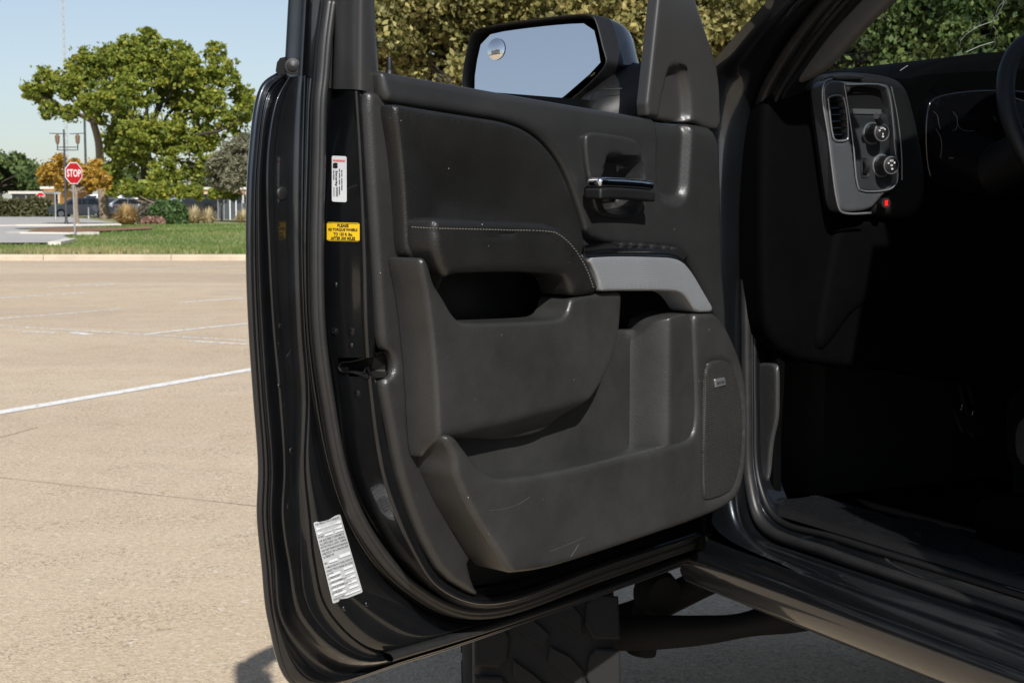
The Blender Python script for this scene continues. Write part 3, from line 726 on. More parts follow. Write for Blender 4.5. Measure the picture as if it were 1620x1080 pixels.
def lawn_grass():
    n = 42000; x = RNG.uniform(-19, -1, n); y = KY+.35+(RNG.uniform(0, 1, n)**1.6)*42
    keep = (x/y > -0.345) & (x/y < -0.15); x, y = x[keep], y[keep]
    # keep off the drive
    dr = np.array([gp(-120, 386), gp(88, 386), gp(112, 380), gp(100, 374), gp(120, 372), gp(20, 363), gp(186, 358), gp(186, 354), gp(110, 344), gp(-120, 344)])
    mu = np.array([gp(44, 366, .2), gp(60, 361.5, .2), gp(186, 360, .2), gp(240, 358, .2), gp(240, 362, .2), gp(150, 366, .2), gp(60, 371, .2)])
    P2 = np.stack([x, y], 1); ok = ~(inside(P2, dr) | inside(P2, mu)) ; x, y = x[ok], y[ok]; n = len(x)
    a = RNG.uniform(0, 2*np.pi, n); w = .022*(y/40); h = RNG.uniform(.05, .11, n)
    ln = RNG.normal(0, .03, (n, 2)); zz = .125+.05*np.sin(x*.21)*np.sin(y*.3)
    P = np.stack([np.stack([x-np.cos(a)*w, y-np.sin(a)*w, zz-.03], 1), np.stack([x+np.cos(a)*w, y+np.sin(a)*w, zz-.03], 1), np.stack([x+ln[:, 0], y+ln[:, 1], zz+h], 1)], 1).reshape(-1, 3)
    o = obj('grass', P, [(3*i, 3*i+1, 3*i+2) for i in range(n)], GRASSM, None, False)
    t = (np.sin(x*.8+np.sin(y*.7))*np.sin(y*.35+x*.2))*.25+.35+np.clip((46-y)/10, 0, 1)*.38+RNG.normal(0, .16, n)
    at_ = o.data.attributes.new('tint', 'FLOAT', 'FACE'); at_.data.foreach_set('value', np.clip(t, 0, 1).astype(np.float32))
    tag(o, 'short green and straw coloured lawn grass beyond the kerb', 'grass', kind='stuff')
lawn_grass()
# fallen leaves and litter specks on lot and lawn are single things too small to matter except a few
# ---------------------------------------------------------------- signs and poles
GALV = mat('galvanised_steel', (0.42, 0.43, 0.44), 0.45, 0.7, var=0.15, vscale=6)
DPOLE = mat('dark_pole_paint', (0.06, 0.062, 0.065), 0.5, 0.2, var=0.2, vscale=6)
SIGNR = mat('sign_red', (0.50, 0.008, 0.016), 0.4, var=0.06, vscale=6); SIGNW = mat('sign_white', (0.82, 0.82, 0.82), 0.45, var=0.04, vscale=6)
def octagon(c, R, y, rot=22.5): return [Vector((c.x+R*math.cos(math.radians(rot+45*k)), y, c.z+R*math.sin(math.radians(rot+45*k)))) for k in range(8)]
def plate(name, pts, th, m, parent):
    n = len(pts); vs = list(pts)+[p+Vector((0, th, 0)) for p in pts]
    fs = [tuple(range(n))[::-1], tuple(range(n, 2*n))]+[(i, (i+1) % n, n+(i+1) % n, n+i) for i in range(n)]
    return obj(name, vs, fs, m, parent, False)
def stop_sign(px, cy, by, d, R, label, word='STOP', bar=False, yaw=0.0):
    c = at(px, cy, d); r = empty('stop_sign', (c.x+.05, d+.05, 0.1), label, 'sign')
    cy_, sy_ = math.cos(yaw), math.sin(yaw)
    def Y(l, dp, z): return Vector((c.x+l*cy_-dp*sy_, d+l*sy_+dp*cy_, c.z+z))
    def oct_(q, dp): return [Y(q*math.cos(math.radians(22.5+45*k)), dp, q*math.sin(math.radians(22.5+45*k))) for k in range(8)]
    def plate_(name, q, dp, m, par):
        a, b_ = oct_(q, dp), oct_(q, dp+.004); n = 8
        return obj(name, a+b_, [tuple(range(n))[::-1], tuple(range(n, 2*n))]+[(i, (i+1) % n, n+(i+1) % n, n+i) for i in range(n)], m, par, False)
    b = MB(); b.tube([Y(.03, .05, -c.z), Y(0, .05, R*.8)], .032, 10); b.build('post', GALV, r)
    plate_('sign_border', R, 0, SIGNW, r); f = plate_('sign_face', R*.92, -.006, SIGNR, r)
    if word:
        V, F, e = text_mesh(word, .02); W = R*1.52; Hh = R*.66
        obj('sign_lettering', [Y(-W/2+v[0]*W, -.013, -Hh/2+v[1]*Hh) for v in V], F, SIGNW, f, False)
    if bar: obj('sign_bar', [Y(a*R*.7, -.012, b_*R*.14) for a, b_ in ((-1, -1), (1, -1), (1, 1), (-1, 1))], [(0, 1, 2, 3)], SIGNW, f, False)
    for k in (-.72, .72): MB().lathe(Y(0, -.008, R*k), (sy_, -cy_, 0), [(.012, 0), (.012, .006), (0, .006)], 8).build('bolt', GALV, r)
stop_sign(116.5, 274, 375, 54, .415, 'near red octagonal stop sign on grey post at the lawn corner', yaw=math.radians(57))
stop_sign(64, 311.5, 340, 124, .40, 'far small red sign behind the long brownish hedge', None, True)
def pole(name, px, base_y, top_y, d, rad, m, label, cat, extra=None):
    x = gx(px, d); ztop = at(px, top_y, d).z; r = empty(name, (x, d, 0.15), label, cat)
    MB().tube([(x, d, .1), (x, d, ztop)], [rad, rad*.75], 10).build('shaft', m, r)
    MB().lathe((x, d, .1), (0, 0, 1), [(rad*3.2, 0), (rad*3.2, .06), (rad*1.7, .12), (rad*1.2, .3), (0, .3)], 14).build('base_plate', m, r)
    return r, x, ztop
r, x, zt = pole('lamp_post', 107, 361, 205, 73, .062, DPOLE, 'dark twin lantern lamp post with crossbars behind the near stop sign', 'lamp post')
LANT = mat('copper_lantern', (0.30, 0.19, 0.13), 0.35, 0.6, var=0.2, vscale=20); 
for yy in (233, 237.5): MB().tube([at(90, yy, 73), at(124, yy, 73)], .022, 8).build('crossbar', DPOLE, r)
for px_ in (91, 123):
    MB().tube([at(px_, 238, 73), at(px_, 228, 73)], .03, 8).build('arm', DPOLE, r)
    p = at(px_, 228, 73); MB().lathe(p, (0, 0, 1), [(.04, 0), (.09, .05), (.12, .36), (.08, .42), (.03, .5), (0, .52)], 12).build('lantern', LANT, r)
for y0 in (211,): 
    MB().tube([at(78, y0, 73), at(104, y0+1, 73)], .02, 6).build('crossbar', DPOLE, r); MB().tube([at(110, y0+1, 73), at(136, y0, 73)], .02, 6).build('crossbar', DPOLE, r)
r, x, zt = pole('sign_post', 90.5, 351, 300, 90, .05, GALV, 'slim grey post standing left of the lamp post', 'post')
MB().box(at(90.5, 303, 90)+Vector((0, .06, 0)), (.22, 0, 0), (0, .01, 0), (0, 0, .16)).build('sign_back', GALV, r, False)
r, x, zt = pole('bollard_post', 142.5, 350, 328, 95, .05, GALV, 'short pale post in front of the parked grey car', 'post')
r, x, zt = pole('utility_pole', 140, 345, 160, 118, .11, DPOLE, 'thin dark utility pole behind the leaning trunk', 'pole')
MB().box(Vector((x, 118, zt-.5)), (1.0, 0, 0), (0, .06, 0), (0, 0, .06)).build('cross_arm', DPOLE, r, False)
# guyed radio mast far away
xm = gx(111, 420); r = empty('radio_mast', (xm, 420, 0), 'very tall thin lattice radio mast rising above the trees', 'mast')
MAST = mat('mast_paint', (0.50, 0.50, 0.52), 0.6, 0.3, var=0.1, vscale=1)
for k in range(3):
    a = math.radians(90+120*k); MB().tube([(xm+.55*math.cos(a), 420+.55*math.sin(a), 0), (xm+.55*math.cos(a), 420+.55*math.sin(a), 95)], .075, 6).build('mast_leg', MAST, r)
for j in range(47):
    b = MB(); z = j*2.0
    for k in range(3):
        a, a2 = math.radians(90+120*k), math.radians(210+120*k); b.tube([(xm+.55*math.cos(a), 420+.55*math.sin(a), z), (xm+.55*math.cos(a2), 420+.55*math.sin(a2), z+2)], .04, 4)
    b.build('lattice_bay', MAST, r, False)
# low buildings and fence beyond
TANW = mat('tan_brick', (0.52, 0.33, 0.19), 0.85, var=0.12, vscale=1.2, bump=.3, bscale=20); ORANW = mat('orange_wall', (0.66, 0.34, 0.10), 0.85, var=0.08, vscale=1)
WINM = mat('dark_window', (0.02, 0.025, 0.03), 0.1, var=0.1); FASC = mat('pale_fascia', (0.55, 0.52, 0.47), 0.7, var=0.08)
def low_building(px0, px1, d, zt, m, label, nwin, dep=12):
    x0, x1 = gx(px0, d), gx(px1, d); r = empty('building', ((x0+x1)/2, d, 0), label, 'building')
    MB().box(((x0+x1)/2, d+dep/2, zt/2), ((x1-x0)/2, 0, 0), (0, dep/2, 0), (0, 0, zt/2)).build('wall', m, r, False)
    MB().box(((x0+x1)/2, d+dep/2, zt+.13), ((x1-x0)/2+.25, 0, 0), (0, dep/2+.25, 0), (0, 0, .127)).build('roof', FASC, r, False)
    for k in range(nwin):
        x = x0+(x1-x0)*(k+.5)/nwin; w = MB().box((x, d-.02, 1.35), (.75, 0, 0), (0, .05, 0), (0, 0, .65)).build('window', FASC, r, False)
        MB().box((x, d-.05, 1.35), (.66, 0, 0), (0, .04, 0), (0, 0, .56)).build('pane', WINM, w, False)
low_building(22, 68, 150, 1.9, TANW, 'low tan building behind the far red sign', 2)
low_building(72, 98, 155, 2.4, ORANW, 'low orange building behind the yellow tree', 1)
low_building(170, 300, 160, 2.45, ORANW, 'low orange building seen under the broad green tree', 6)
low_building(300, 430, 165, 2.4, TANW, 'long tan building behind the dark fence', 6)
FEN = mat('dark_screen', (0.05, 0.06, 0.07), 0.7, var=0.15, vscale=2)
r = empty('screen_fence', (gx(365, 96), 96, .1), 'dark grey screen fence with pale posts near the door edge', 'fence')
for k in range(6):
    a, b_ = 345+k*9.5, 345+(k+1)*9.5; pa, pb = at(a, 323, 96), at(b_, 323, 96)
    MB().box(((pa.x+pb.x)/2, 96, .65), ((pb.x-pa.x)/2-.03, 0, 0), (0, .02, 0), (0, 0, .5)).build('panel', FEN, r, False)
    MB().tube([(pa.x, 95.95, 0), (pa.x, 95.95, 1.35)], .035, 8).build('post', SIGNW if k in (2, 3) else GALV, r)
# far building whose reflection shows in the small blind-spot mirror
STONE = mat('grey_stone_wall', (0.30, 0.285, 0.27), 0.85, var=0.12, vscale=.6)
r = empty('office_building', (-50, -16, 0), 'grey flat-roofed office block reflected in the blind-spot mirror', 'building')
for (cx_, cy_, hx, hy, hz) in ((-56, -8, 7, 7, 4.4), (-56, -23, 7, 7, 5.6)):
    MB().box((cx_, cy_, hz), (hx, 0, 0), (0, hy, 0), (0, 0, hz)).build('wall', STONE, r, False)
    MB().box((cx_, cy_, hz*2+.25), (hx+.3, 0, 0), (0, hy+.3, 0), (0, 0, .247)).build('roof', FASC, r, False)
    for zz in range(int(hz*2/3.6)):
        for k in range(5):
            yy = cy_-hy+(k+.5)*2*hy/5; w = MB().box((cx_+hx+.03, yy, 2.0+zz*3.5), (.05, 0, 0), (0, .85, 0), (0, 0, 1.05)).build('window', FASC, r, False)
            MB().box((cx_+hx+.06, yy, 2.0+zz*3.5), (.05, 0, 0), (0, .75, 0), (0, 0, .95)).build('pane', WINM, w, False)

# ---------------------------------------------------------------- parked cars
def parked_car(x, y, ang, paint, label, suv=False):
    r = empty('parked_car', (x, y, 0.05), label, 'car', 'cars parked beyond the lawn')
    c, s = math.cos(ang), math.sin(ang)
    def T(p): return Vector((x+p[0]*c-p[1]*s, y+p[0]*s+p[1]*c, p[2]+.05))
    Ht = 1.72 if suv else 1.45; hw = .9
    low = [(-2.25, .35), (-2.28, .62), (-2.15, .88 if not suv else 1.0), (-1.2, .95 if not suv else 1.05), (0.9, .98 if not suv else 1.05), (1.9, .9 if not suv else 1.0), (2.25, .75), (2.25, .35), (1.75, .28), (-1.75, .28)]
    def extr(name, prof, h0, h1, m, par=r, ang_=35):
        n = len(prof); vs = []
        for yy, k in ((-h1, 1.0), (-h0, 1.0), (h0, 1.0), (h1, 1.0)):
            pass
        vs = [T((a, -h0, b)) for a, b in prof]+[T((a, h0, b)) for a, b in prof]
        fs = [tuple(range(n)), tuple(range(n, 2*n))[::-1]]+[(i, n+i, n+(i+1) % n, (i+1) % n) for i in range(n)]
        return obj(name, vs, fs, m, par, True, ang_)
    extr('body', low, hw, hw, paint)
    zb = .95 if not suv else 1.04
    gh = [(-1.35, zb), (-.75, Ht-.04), (-.45, Ht), (.9 if not suv else 1.6, Ht), (1.1 if not suv else 1.85, Ht-.05), (1.75 if not suv else 2.1, zb)]
    n = len(gh); vs = [T((a, -(hw-.06-(b-zb)*.28), b)) for a, b in gh]+[T((a, hw-.06-(b-zb)*.28, b)) for a, b in gh]
    obj('cabin', vs, [tuple(range(n)), tuple(range(n, 2*n))[::-1]]+[(i, n+i, n+(i+1) % n, (i+1) % n) for i in range(n)], paint, r, True, 35)
    for sd in (-1, 1):
        for (a0, a1, b0, b1) in ((-1.05, -.02, -.62, -.02), (.06, 1.3 if not suv else 1.75, .06, .88 if not suv else 1.55)):
            yb = sd*(hw-.06+.006-.03*.28); yt = sd*(hw-.06+.006-(Ht-zb-.1)*.28)
            obj('side_window', [T((a0, yb, zb+.03)), T((a1, yb, zb+.03)), T((b1, yt, Ht-.1)), T((b0, yt, Ht-.1))], [(0, 1, 2, 3) if sd < 0 else (3, 2, 1, 0)], WINM, r, False)
    for (gx0, gz0, gx1, gz1) in ((-1.30, zb+.03, -.80, Ht-.07), (1.72 if not suv else 2.08, zb+.04, 1.14 if not suv else 1.88, Ht-.09)):
        dx = -.02 if gx0 < 0 else .02
        obj('windscreen', [T((gx0+dx, -.7, gz0)), T((gx0+dx, .7, gz0)), T((gx1+dx, .56, gz1)), T((gx1+dx, -.56, gz1))], [(0, 1, 2, 3)], WINM, r, False)
    for wx in (-1.4, 1.4):
        for sd in (-1, 1):
            ax = T((0, sd, 0))-T((0, 0, 0)); o_ = T((wx, sd*.74, .33))
            w = MB().lathe(o_, ax, [(.0, 0), (.33, 0), (.34, .04), (.34, .17), (.30, .2), (.2, .2)], 20).build('wheel', TYRE, r)
            MB().lathe(o_, ax, [(.21, .19), (.2, .205), (.06, .19), (0, .2)], 14).build('rim', GALV, w)
    for sd in (-1, 1):
        MB().box(T((-2.2, sd*.65, .70)), (.06*c, .06*s, 0), (-.16*s, .16*c, 0), (0, 0, .07), .02).build('headlight', SIGNW, r)
        MB().box(T((2.2, sd*.68, .80)), (.06*c, .06*s, 0), (-.13*s, .13*c, 0), (0, 0, .08), .02).build('tail_light', SIGNR, r)
CGREY = mat('car_grey_blue', (.075, .09, .12), .3, .5, var=.05, coat=1); CWHITE = mat('car_white', (.75, .75, .76), .3, var=.03, coat=1); CBLK = mat('car_black', (.012, .012, .015), .25, var=.05, coat=1)
parked_car(gx(135, 108), 108, 0.10, CGREY, 'grey blue parked car left of the leaning trunk')
parked_car(gx(158, 122), 122, 0.15, CWHITE, 'white parked car mostly hidden behind the grey blue one', True)
parked_car(gx(207, 113), 113, 0.08, CWHITE, 'white parked car right of the leaning trunk')
parked_car(gx(186, 118.5), 118.5, 0.1, CBLK, 'black parked car between the trunk and the white car')
parked_car(gx(322, 112), 112, -0.1, CBLK, 'black parked car left of the dark fence', True)
parked_car(gx(290, 125), 125, 0.1, CGREY, 'grey parked car behind the rounded green shrub')

# ================================================================== TRUCK
RNG = np.random.default_rng(33); random.seed(33)
DANG = math.atan((2952-810)/FPX)                         # door direction
E_ = Vector((-math.sin(DANG), -math.cos(DANG), 0)); NIN = Vector((math.cos(DANG), -math.sin(DANG), 0))
LIP = at(402, 400, 2.1); DO = Vector((LIP.x, LIP.y, 0))-E_*1.0+NIN*0.1
DF = Frame(DO, E_, (0, 0, 1), NIN)                       # door frame: s = hinge->latch, t = height, w = inboard
TANG = math.atan((810+420)/FPX)
F_ = Vector((-math.sin(TANG), math.cos(TANG), 0)); R_ = Vector((math.cos(TANG), math.sin(TANG), 0)); Z_ = Vector((0, 0, 1))
H_ = DF.P(0, 0, -0.1)                                    # hinge on the outer skin line, on the ground
BF = Frame(H_, F_, Z_, -R_)                              # body-side frame: s = forward, t = height, w = -r
def TP(r, a, z): return H_ + R_*r + F_*a + Z_*z

truck = empty('pickup_truck', (H_.x, H_.y, 0), 'lifted black pickup truck with its driver door wide open', 'pickup truck')
# ---------------------------------------------------------------- door shell
def row(pts, w): return [DF.at(x, y, w if not isinstance(w, (list, tuple)) else w[i]) for i, (x, y) in enumerate(pts)]
C0 = [(575, 144), (576, 160), (581, 250), (588, 400), (593, 520), (600, 625), (622, 740), (646, 815), (674, 880), (699, 916), (746, 941), (800, 940), (950, 890), (1110, 838)]
C1 = [(563, 144), (564, 160), (570, 250), (577, 400), (580, 520), (588, 625), (604, 740), (628, 815), (658, 880), (688, 924), (742, 952), (800, 952), (950, 899), (1110, 846)]
C2 = [(527, 141), (526, 160), (519, 250), (515, 400), (519, 520), (532, 625), (550, 740), (578, 815), (620, 880), (664, 924), (726, 960), (790, 963), (950, 907), (1110, 853)]
C3 = [(493, 121), (490, 160), (487, 250), (484, 400), (488, 520), (500, 625), (523, 740), (548, 815), (588, 885), (636, 932), (712, 975), (780, 977), (950, 916), (1110, 861)]
C4 = [(482, 120), (481, 160), (479, 250), (478, 400), (482, 520), (489, 625), (485, 740), (493, 815), (501, 890), (520, 960), (595, 1026), (700, 1004), (950, 925), (1110, 869)]
C45 = None
C5 = [(458, 122), (438, 160), (424, 250), (427, 400), (434, 520), (444, 625), (451, 740), (448, 815), (459, 890), (480, 975), (570, 1044), (700, 1019), (950, 934), (1110, 876)]
C5b = [(453, 119), (427, 150), (411, 250), (409, 400), (414, 520), (421, 625), (430, 740), (428, 815), (435, 890), (446, 985), (528, 1062), (700, 1023), (950, 938), (1110, 879)]
C6 = [(449, 117), (421, 140), (403, 250), (399, 400), (403, 520), (410, 625), (418, 740), (416, 815), (423, 890), (434, 985), (472, 1082), (640, 1046), (950, 940), (1110, 882)]
R0, R1, R2, R3, R4, R5, R5b, R6 = row(C0, .020), row(C1, .024), row(C2, -.048), row(C3, -.062), row(C4, -.058), row(C5, -.060), row(C5b, -.094), row(C6, -.088)
C4i = [(x*.86+u*.14, y*.86+v*.14) for (x, y), (u, v) in zip(C4, C5)]; R4i = row(C4i, -.066)
C5i = [(x*.80+u*.20, y*.80+v*.20) for (x, y), (u, v) in zip(C5, C4)]; R5i = row(C5i, -.069)
C5o = [(x*.62+u*.38, y*.62+v*.38) for (x, y), (u, v) in zip(C5, C5b)]; R5o = row(C5o, -.074)
C6i = [(x*.6+u*.4, y*.6+v*.4) for (x, y), (u, v) in zip(C6, C5b)]; R6i = row(C6i, -.082)
def toward(A, B, d):
    out = []
    for (x, y), (u, v) in zip(A, B):
        L_ = math.hypot(u-x, v-y); k_ = min(d/L_, .45); out.append((x+(u-x)*k_, y+(v-y)*k_))
    return out
R34 = row(toward(C3, C4, 2), -.080); R34b = row(toward(C3, C4, 6), -.066)
R1b = [a.lerp(b, .13) for a, b in zip(R1, R2)]
R0b = [p-NIN*.05+E_*-.02 for p in R0]
R6b = [p-NIN*.016-E_*.004 for p in R6]
R2b = [p-NIN*.012 for p in R2]; R3b = [p-NIN*.006 for p in R3]
door = loft('driver_door', [R0b, R0, R1, R1b, R2, R2b, R3b, R34, R34b, R4, R4i, R5i, R5, R5o, R5b, R6i, R6, R6b], PAINTB, truck, k=7, across=4)
# outer skin: from the lip forward to the hinge, gently bowed
skin = []
for i, p in enumerate(R6b[:11]):
    q = DF.P(0.0, p.z, -0.10-.018); mid = p.lerp(q, .5)-NIN*(.035*math.sin(math.pi*min(1, max(0, (p.z-.75)/.95))))
    skin.append([p, p.lerp(mid, .5)-NIN*.006, mid, mid.lerp(q, .5)-NIN*.004, q])
loft('outer_skin', skin, PAINT, door, k=4, across=3)
# door inner plate that closes the hollow behind the trim
patch('inner_plate', DF, [(576, 150), (590, 400), (602, 625), (650, 815), (700, 905), (760, 935), (950, 880), (1130, 825), (1150, 600), (1141, 190)], -0.03, DARK, door, r=.004, base=-.08, g=.06)
# hinge-end face of the door
loft('hinge_end_face', [[DF.P(.085, z, .03) for z in (.82, 1.1, 1.4, 1.665)], [DF.P(.03, z, -.02) for z in (.80, 1.1, 1.4, 1.62)], [DF.P(0, z, -.1) for z in (.80, 1.1, 1.4, 1.60)]], PAINTB, door, k=4, across=3)
def to_px(p):
    v = Vector(p)-CAMP; d = v.dot(FW); return CX+FPX*v.dot(RT)/d, CY-FPX*v.dot(UPV)/d
shell_bvh = world_bvh(door)
SLOT = [(537, 580), (541, 573), (556, 572), (578, 566), (600, 556), (614, 557), (613, 590), (607, 597), (585, 598), (571, 592), (556, 588), (541, 587)]
def cut_slot(o):
    import bmesh
    bm = bmesh.new(); bm.from_mesh(o.data); off_ = truck.location; kill = []
    P = np.array([to_px(f.calc_center_median()+off_) for f in bm.faces]); ins = inside(P, np.array(SLOT, float))
    fs = [f for f, q in zip(bm.faces, ins) if q]
    bmesh.ops.delete(bm, geom=fs, context='FACES'); bm.to_mesh(o.data); bm.free()
hem = catmull([p-NIN*.006 for p in R6], 8)
MB().tube(hem, .0052, 10).build('hem_flange', PAINT, door, True, 180)
# main weather seal between jamb and flange
seal_px = [(522, 0), (514, 60), (509, 121), (505, 160), (503, 250), (500, 400), (503, 520), (516, 625), (537, 740), (562, 815), (604, 882), (650, 927), (718, 965), (784, 968), (950, 911), (1110, 856)]
for off, rad, nm in ((0, .0095, 'door_seal'), (6, .006, 'seal_lip')):
    pts = catmull([DF.at(x+off*(1 if y < 900 else .3), y-(0 if y < 800 else off*.7), -.046+off*.0012) for x, y in seal_px], 7)
    MB().tube(pts, rad, 10).build(nm, RUBBER, door, True, 180)
pts = catmull([DF.at(x-9, y+(4 if y > 850 else 0), -.057) for x, y in seal_px], 7); MB().tube(pts, .005, 8).build('seal_base', DARK, door, True, 180)
# bottom sealing strip with its clear end
st = [DF.at(x, y, -.05) for x, y in ((616, 1034), (700, 1010), (780, 987), (950, 931), (1100, 876))]
st2 = [DF.at(x, y, -.055) for x, y in ((617, 1046), (700, 1021), (780, 996), (950, 937), (1100, 881))]
loft('bottom_seal', [[p-NIN*.02 for p in st], [p+NIN*.002 for p in st], [a.lerp(b, .5)+NIN*.008 for a, b in zip(st, st2)], [p+NIN*.002 for p in st2], [p-NIN*.02 for p in st2]], RUBBER, door, k=6, across=3)

# ---------------------------------------------------------------- window frame (rear post, header, front post)
def fr_rows(rows): return [[DF.at(x, y, w) for (x, y, w) in r] for r in rows]
FRr = fr_rows([
    [(452, 130, -.105), (459, 0, -.100), (468, -160, -.088), (480, -330, -.075), (500, -360, -.06)],
    [(450, 130, -.090), (457, 0, -.085), (466, -160, -.073), (478, -330, -.06), (500, -360, -.045)],
    [(468, 130, -.078), (475, 0, -.073), (484, -160, -.06), (496, -330, -.047), (515, -360, -.032)],
    [(477, 130, -.070), (484, 0, -.065), (493, -160, -.053), (505, -330, -.04), (523, -360, -.025)],
    [(484, 130, -.074), (491, 0, -.069), (500, -160, -.057), (512, -330, -.044), (530, -360, -.029)],
    [(505, 130, -.066), (512, 0, -.060), (521, -160, -.048), (533, -330, -.035), (548, -360, -.02)]])
FRr.append([p-NIN*.02 for p in FRr[-1]])
loft('window_frame', FRr, PAINTB, door, k=8, across=4)
CV = fr_rows([
    [(529, 141, -.052), (534, 0, -.045), (543, -160, -.033), (555, -330, -.02), (572, -360, -.005)],
    [(526, 141, -.040), (531, 0, -.033), (540, -160, -.021), (552, -330, -.008), (570, -360, .007)],
    [(545, 141, -.008), (548, 0, -.003), (555, -160, .009), (565, -330, .022), (582, -360, .037)],
    [(566, 142, .026), (567, 0, .030), (572, -160, .040), (580, -330, .052), (595, -360, .064)],
    [(574, 143, .030), (574, 0, .034), (578, -160, .044), (586, -330, .056), (600, -360, .068)],
    [(597, 147, .024), (590, 0, .028), (591, -160, .038), (596, -330, .05), (608, -360, .062)],
    [(600, 147, .010), (592, 0, .012), (592, -160, .022), (597, -330, .034), (610, -360, .046)],
    [(600, 147, -.05), (592, 0, -.045), (592, -160, -.03), (597, -330, -.018), (610, -360, -.004)]])
loft('pillar_cover', CV, COVER, door, k=8, across=4)
loft('frame_channel', [[p-NIN*.004 for p in FRr[-2]], [a.lerp(b_, .5)-NIN*.012 for a, b_ in zip(FRr[-2], CV[0])], [p-NIN*.002+E_*-.004 for p in CV[0]]], DARK, door, k=8, across=2)
hp = catmull([DF.at(530, -270, -.02), DF.at(545, -345, -.015), DF.at(600, -385, -.012), DF.at(700, -395, -.01), DF.at(860, -390, -.015), DF.at(960, -360, -.02), DF.at(1010, -270, -.03), DF.at(1062, -60, -.045)], 6)
MB().tube(hp, .042, 12).build('window_header', PAINTB, door, True, 180)
# outer belt tab at the shoulder, and its screw
b = MB(); tq = [(452, 90), (443, 92), (438, 99), (436, 113), (440, 119), (452, 117)]
b.add([DF.at(x, y, -.088) for x, y in tq]+[DF.at(x, y, -.125) for x, y in tq], [tuple(range(6)), tuple(range(6, 12))[::-1]]+[(i, 6+i, 6+(i+1) % 6, (i+1) % 6) for i in range(6)]); b.build('belt_tab', RUBBER, door, True, 30)
def screw_head(px, py, bvh, r, name, m=SCREW, parent=door, h=.002, hole=True):
    p, n = cast(bvh, px, py)
    if p is None: return
    prof = [(r*1.5, 0), (r*1.45, h*.5), (r*1.05, h*.6), (r, h), (r*.62, h*1.25)] + ([(r*.5, h*.2), (0, h*.2)] if hole else [(0, h*1.45)])
    return MB().lathe(p-n*.0004, n, prof, 20).build(name, m, parent, True, 40)
fr_bvh = world_bvh(bpy.data.objects['window_frame'])
screw_head(463, 105, fr_bvh, .0075, 'frame_rivet', DARK, hole=False, h=.004)
# jamb furniture
for x, y in ((529, 524), (556, 524), (565, 622)): screw_head(x, y, shell_bvh, .0042, 'latch_screw')
p, n = cast(shell_bvh, 446, 306); MB().lathe(p-n*.001, n, [(.0098, 0), (.0098, .0018), (.0088, .0032), (.006, .004), (0, .0043)], 28).build('rubber_plug', DARK, door, True, 60)
for x, y in ((443, 516), (441, 545), (443, 610), (449, 640), (461, 712), (456, 800), (545, 962), (581, 955), (530, 450), (555, 546)):
    p, n = cast(shell_bvh, x, y)
    if p is not None: MB().lathe(p, n, [(.0042, -.0008), (.0036, .0006), (.002, .0009), (0, .001)], 14).build('spot_weld', PAINTB, door, True, 60)
# latch opening: dark slot cut with a metal rim and striker claw
def proj(px, py, off=0.0):
    q, n_ = cast(shell_bvh, min(px, 588), py, off)
    return q if (q is not None and px <= 588) else DF.at(px, py, .030+off)
ring = [proj(x, y, .0008) for x, y in SLOT]; cen = sum(ring, Vector())/len(ring); nn = len(ring)
wide = [p+(p-cen)*.16 for p in ring]; wide = [p+(E_*.6+NIN*.4)*.0010 for p in wide]
back = [p.lerp(cen, .25)-E_*.030-NIN*.012 for p in ring]
MB().add(ring+back, [tuple(range(nn, 2*nn))]+[(i, (i+1) % nn, nn+(i+1) % nn, nn+i) for i in range(nn)]).build('latch_slot', INK, door, False)
lo_ = [0, 11, 10, 9, 8]; MB().tube(catmull([ring[k]+E_*.001 for k in lo_], 4), .0014, 8).build('latch_rim', SCREW, door)
hi_ = [0, 1, 2, 3]; MB().tube(catmull([ring[k]+E_*.001 for k in hi_], 4), .0009, 8).build('latch_rim', SCREW, door)
MB().tube([ring[9]-E_*.006, cen-E_*.008, ring[8]-E_*.004], .0022, 8).build('latch_claw', SCREW, door)
cut_slot(door)

# ---------------------------------------------------------------- inner trim panels
def poly_uz(pts, w): return np.array([DF.un(x, y, w) for x, y in pts])
def rel_recess(pts, w, depth, rr, it=2):
    P = resample(chaikin(poly_uz(pts, w), it), .006)
    return lambda s, t, d: -depth*sstep(-sdf(np.stack([s, t], 1), P)/rr)
def rel_line(pts, w, wid, h):
    P = poly_uz(pts, w)
    P = np.array([tuple(v)[:2] for v in catmull([Vector((a, b, 0)) for a, b in P], 5)])
    return lambda s, t, d: h*np.exp(-(segdist(np.stack([s, t], 1), P, False)/wid)**2)
def rel_side(pts, w, slope_dist, drop):
    """drop on the side left of a polyline (signed by pixel x): linear fall with distance"""
    P = poly_uz(pts, w)
    def f(s, t, d):
        q = np.stack([s, t], 1); dd = segdist(q, P, False)
        xs = np.interp(-t, -P[:, 1], P[:, 0]); side = s > xs           # larger s = towards latch
        return np.where(side, -drop*np.clip(dd/slope_dist, 0, 1)**1.15, 0)
    return f
def add(*fs): return lambda s, t, d: sum(f(s, t, d) for f in fs)

# base trim with its rolled latch-side border
patch('trim_base', DF, [(580, 145), (592, 143), (600, 146), (640, 160), (900, 190), (1138, 205), (1144, 320), (1144, 480), (1170, 600), (1176, 740), (1140, 800), (1000, 850), (880, 872), (800, 878), (740, 878), (752, 925), (764, 942), (752, 941), (705, 913), (676, 866),
      (653, 812), (631, 740), (616, 657), (606, 606), (612, 597), (624, 591), (625, 570), (618, 556), (606, 552), (601, 480), (598, 430), (592, 340), (587, 260)], 0.036, PLAST, door, r=.012, base=.021, g=.012, it=1, sp=.006,
      holes=[[(700, 422), (905, 422), (905, 522), (700, 522)], [(950, 440), (1100, 440), (1105, 535), (965, 535)], [(940, 228), (1008, 232), (1016, 330), (950, 335)]])
